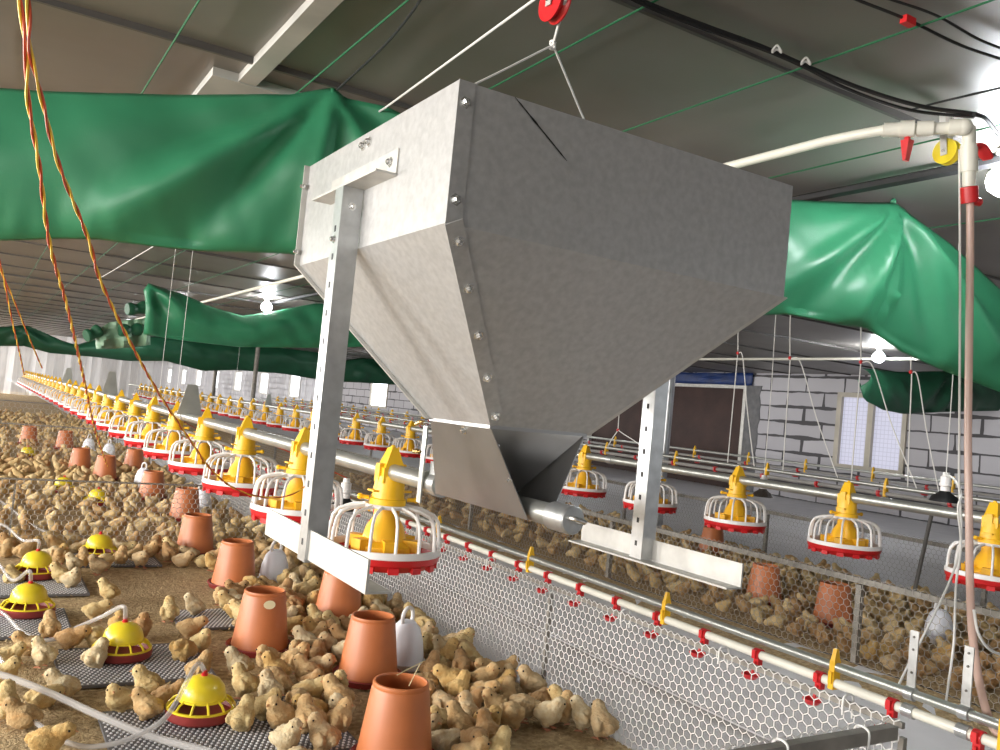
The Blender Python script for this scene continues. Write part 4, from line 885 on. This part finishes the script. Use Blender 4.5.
def chick_parts(pose, voxel, detail):
    bh, bp, hc, hy, hpch, legs = POSES[pose]; b = MB(); R = Matrix.Rotation(-bp, 3, 'Y')
    def P(x, y, z): v = R @ Vector((x, y, z)); return (v.x, v.y, v.z+bh)
    fat = 1.0 if legs else 1.1
    ell(b, P(0,0,0), (.0330, .0302*fat, .0295), bp); ell(b, P(.012,0,.001), (.026, .0275*fat, .0275)); ell(b, P(-.029,0,.007), (.016, .014, .012), bp+.5)
    ch = Vector(P(.02,0,.01)); h = Vector(hc)
    for k in (.3, .6, .85): q = ch.lerp(h, k); ell(b, q, .0215 - .005*k)
    ell(b, hc, (.0182, .0168, .0172), hpch, hy)
    d = Matrix.Rotation(hy, 3, 'Z') @ (Matrix.Rotation(-hpch, 3, 'Y') @ Vector((1,0,0))); ell(b, h + d*.008, (.011, .0095, .0095))
    for s in (-1, 1):
        ell(b, P(-.006, s*.0262*fat, .003), (.024, .007, .0165), bp-.15, -s*.08)
        if legs: ell(b, (P(-.002, s*.013, -.02)[0], s*.013, bh-.021), (.013, .011, .014))
    me = b.mesh('chick', M['down'], None); o = bpy.data.objects.new('tmp', me); COL.objects.link(o)
    md = o.modifiers.new('r', 'REMESH'); md.mode = 'VOXEL'; md.voxel_size = voxel; md.use_smooth_shade = True
    sm = o.modifiers.new('s', 'SMOOTH'); sm.iterations = 3 if detail else 1; sm.factor = .5
    dg = bpy.context.evaluated_depsgraph_get(); body = bpy.data.meshes.new_from_object(o.evaluated_get(dg)); bpy.data.objects.remove(o)
    body.name = 'chick'
    if not body.materials: body.materials.append(M['down'])
    if detail:
        nn = [v.normal.copy() for v in body.vertices]
        for v, n_ in zip(body.vertices, nn):
            p = v.co; v.co = p + n_*(.0030*noise.noise(p*400) + .0018*noise.noise(p*170) + .001) + Vector((-.0006, 0, -.0006))
    parts = []
    if detail:
        k = MB(); bp0 = h + d*.0165; up = Vector((0,0,1)); sd = d.cross(up).normalized(); u2 = sd.cross(d)
        k.hexa([bp0+sd*.0032-u2*.003, bp0-sd*.0032-u2*.003, bp0-sd*.0032+u2*.0028, bp0+sd*.0032+u2*.0028], [bp0+d*.0085+sd*.0005-u2*.0022, bp0+d*.0085-sd*.0005-u2*.0022, bp0+d*.0085-sd*.0005-u2*.0012, bp0+d*.0085+sd*.0005-u2*.0012])
        parts.append(('beak', k.mesh('beak', M['beak'], .6)))
        for s in (-1, 1):
            k = MB(); k.ball(h + d*.0075 + sd*s*.0152 + u2*.003, .0027, 8, 6); parts.append(('eye', k.mesh('eye', M['eye'])))
        if legs:
            for s in (-1, 1):
                k = MB(); fx = .002 + (.012*s if pose == 'walking' else 0); k.tube([(0, s*.012, bh-.018), (-.003+fx*.5, s*.013, .016), (fx, s*.014, .003)], [.003,.0022,.0022], 6)
                for a in (-.5, 0, .5, PI): k.tube([(fx, s*.014, .003), (fx+math.cos(a)*.009, s*.014+math.sin(a)*.009, .0025), (fx+math.cos(a)*(.016 if a < 3 else .009), s*.014+math.sin(a)*(.016 if a < 3 else .009), .0015)], [.002,.0018,.001], 5)
                parts.append(('leg', k.mesh('leg', M['shank'])))
    return body, parts
PN = list(POSES)
CH = {p: chick_parts(p, .0033, True) for p in PN}
TONES = [('pale yellow', (.68,.53,.27)), ('cream', (.69,.58,.38)), ('buff', (.60,.42,.215)), ('golden', (.63,.43,.175)), ('light brown', (.46,.29,.14)), ('sandy', (.58,.44,.26))]
CHICKS = []   # x, y, pose, tone, heading, scale
taken = []
def free(x, y, d):
    for ox, oy, r in OBST:
        if (x-ox)**2 + (y-oy)**2 < (r+d*.45)**2: return False
    for ox, oy in taken:
        if (x-ox)**2 + (y-oy)**2 < d*d: return False
    return True
def inside(poly, x, y):
    c = False; n_ = len(poly)
    for i in range(n_):
        (x0_, y0_), (x1_, y1_) = poly[i], poly[i-1]
        if (y0_ > y) != (y1_ > y) and x < (x1_-x0_)*(y-y0_)/(y1_-y0_)+x0_: c = not c
    return c
def screen_heading(px, py, ang):    # heading given as it looks in the photo: 0 right, 90 away, 180 left, 270 towards the camera
    p = atZ(px, py, 0); a = atZ(px+1, py+.09, 0)-p; a.normalize(); f = Vector((p.x, p.y, 0)).normalized()
    v = a*math.cos(math.radians(ang)) + f*math.sin(math.radians(ang)); return math.atan2(v.y, v.x)
HAND = [(108,602,190,0,0), (93,622,20,4,0), (168,623,100,0,0), (194,617,190,0,1), (188,640,10,4,2), (181,664,60,3,3), (200,654,300,0,0), (224,651,10,4,2), (197,683,50,0,2), (238,679,190,0,1), (252,681,250,5,2),
 (94,671,60,0,1), (95,650,80,3,0), (117,636,270,0,3), (140,639,280,0,4), (6,666,10,5,0), (42,668,160,0,1), (28,655,200,5,2), (68,652,10,4,4), (48,640,100,0,2), (62,698,180,5,1), (118,715,230,1,0), (147,699,200,0,0), (146,723,170,1,2), (166,707,20,5,4),
 (3,723,90,0,0), (1,690,0,0,0), (22,728,190,5,2), (41,707,30,6,0), (44,760,10,4,3), (62,756,60,6,0), (243,699,150,0,0), (240,735,70,0,0), (268,706,110,1,1), (275,684,185,0,3), (297,716,80,3,2),
 (60,585,200,0,0), (73,573,150,1,1), (45,562,10,5,1), (22,560,40,0,2), (12,585,120,5,0), (58,565,80,3,2), (76,557,20,0,0), (120,553,180,5,1), (148,560,340,0,2), (10,548,0,0,3), (70,590,330,2,1), (82,568,90,1,2)]
for px, py, ang, pi_, ti in HAND:
    p = atZ(px, py, 0)
    if free(p.x, p.y, .05):
        CHICKS.append((p.x, p.y, PN[pi_], ti, screen_heading(px, py, ang), rng.uniform(.86, .96))); taken.append((p.x, p.y))
REG = [([(395,592), (440,588), (500,625), (545,665), (600,705), (655,738), (640,752), (560,728), (480,738), (500,772), (425,772), (425,690), (420,630), (380,618)], .058, 175),
       ([(300,540), (440,585), (380,640), (352,700), (352,772), (285,772), (255,715), (270,650), (215,620), (235,560)], .064, 130),
       ([(0,532), (150,528), (330,520), (420,560), (400,580), (300,575), (240,575), (150,565), (110,578), (0,560)], .085, 60)]
for poly, dist, cap_ in REG:
    cnt = 0
    for _ in range(9000):
        x = rng.uniform(-.3, FENCE_A-.04); y = rng.uniform(1.05, 4.32); px, py = pix((x, y, 0))
        if inside(poly, px, py) and free(x, y, dist) and cnt < cap_:
            ppose = rng.choices(PN, (24, 16, 12, 9, 12, 18, 9))[0]; tw = rng.choices(range(6), (16, 14, 24, 14, 18, 14))[0]
            CHICKS.append((x, y, ppose, tw, rng.uniform(0, 2*PI), rng.uniform(.88, 1.03))); taken.append((x, y)); cnt += 1
nnear = len(CHICKS)
others = []
for _ in range(60000):                 # right pen, then the second left pen
    if rng.random() < .5: x = rng.uniform(FENCE_B+.06, FENCE_C-.06); y = 1.2 + 7*rng.random(); dd = .085 if y < 4.5 else .12
    else: x = rng.uniform(-.7, FENCE_A-.06); y = 4.45 + 12*rng.random(); dd = .10 if y < 8.3 else .15
    if abs(y-8.4) < .07 or abs(y-13.6) < .07: continue
    if free(x, y, dd) and rng.random() < (.9 if noise.noise((x*1.8, y*1.8, 4)) > -.25 else .2): others.append((math.hypot(x, y), x, y)); taken.append((x, y))
others.sort()
NIND = max(0, min(70, 298-nnear))
for _, x, y in others[:NIND]:
    CHICKS.append((x, y, rng.choice(PN), rng.choice((2, 3, 4, 4, 5)), rng.uniform(0, 2*PI), rng.uniform(.84, .96)))
LANDB = [(1.5, 2.6, 'aisle fence'), (1.5, 3.5, 'far stretch of the aisle fence'), (1.3, 1.25, 'fence corner')]
ranks = {}; rows_ = []
for i, (x, y, pose, ti, rz, sc) in enumerate(CHICKS):
    L_ = LAND + LANDB if i < nnear else [(3.3, 2.0, 'right grey fence stretch'), (3.2, 3.0, 'middle grey fence stretch'), (3.2, 4.2, 'far grey fence stretch'), (.9, 4.6, 'grey cross fence')]
    dl, lx, ly, nm = min((math.hypot(x-a, y-c), a, c, n_) for a, c, n_ in L_)
    p0_, p1_ = pix((x, y, 0)), pix((lx, ly, 0)); dx, dy = p0_[0]-p1_[0], p0_[1]-p1_[1]
    if i >= nnear: sd = 'behind'; key = (nm, sd)
    else: sd = ('right of' if dx > 0 else 'left of') if abs(dx) > 1.3*abs(dy) else ('in front of' if dy > 0 else 'behind'); key = (nm, sd)
    rows_.append((key, dl, i))
for key, dl, i in sorted(rows_): ranks[i] = (key, sum(1 for k in ranks.values() if k[0] == key))
for i, (x, y, pose, ti, rz, sc) in enumerate(CHICKS):
    body, parts = CH[pose]; o = bpy.data.objects.new('chick', body); COL.objects.link(o)
    o.location = (x, y, .0125 if False else .002); o.rotation_euler = (0, 0, rz); o.scale = (sc, sc, sc)
    c = TONES[ti][1]; f = rng.uniform(.9, 1.08); o.color = (c[0]*f, c[1]*f, c[2]*f, 1)
    (nm, sd), rk = ranks[i]
    tag(o, '%s chick %s, %s nearest %s the %s' % (TONES[ti][0], pose, ordinal(rk) if rk < 49 else 'outer', sd, nm), 'chick', 'chicks in the nearest pen' if i < nnear else 'chicks behind the grey fences')
    if i < nnear:
        for nm2, me in parts:
            c2 = bpy.data.objects.new(nm2, me); COL.objects.link(c2); c2.parent = o
# the rest of the flock
low = [chick_parts(p, .008, False)[0] for p in ('standing alert', 'sitting', 'looking aside', 'pecking')]
LV = [(np.array([v.co[:] for v in me.vertices]), [tuple(p.vertices) for p in me.polygons]) for me in low]
V = []; Fc = []; MI = []; off = 0
for _, x, y in others[NIND:NIND+1900]:
    vv, ff = LV[rng.randrange(4)]; a = rng.uniform(0, 2*PI); R = np.array([[math.cos(a), -math.sin(a), 0], [math.sin(a), math.cos(a), 0], [0, 0, 1]])*rng.uniform(.84, .98)
    V.append(vv @ R.T + np.array([x, y, .002])); Fc += [tuple(off+i for i in f) for f in ff]; MI += [rng.randrange(3)]*len(ff); off += len(vv)
me = bpy.data.meshes.new('chick_flock'); me.from_pydata(np.concatenate(V).tolist(), [], Fc)
for nm, c in (('a', (.58,.41,.19)), ('b', (.49,.31,.14)), ('c', (.64,.48,.25))): me.materials.append(mat('flock down '+nm, c, .9, var=.15, vscale=40, bump=.5, bscale=300))
me.polygons.foreach_set('material_index', MI); me.polygons.foreach_set('use_smooth', [True]*len(Fc)); me.update()
o = bpy.data.objects.new('chick_flock', me); COL.objects.link(o); tag(o, 'crowd of distant chicks behind the grey mesh fences', 'chicks', kind='stuff')
print('chicks', nnear, len(CHICKS), len(others))
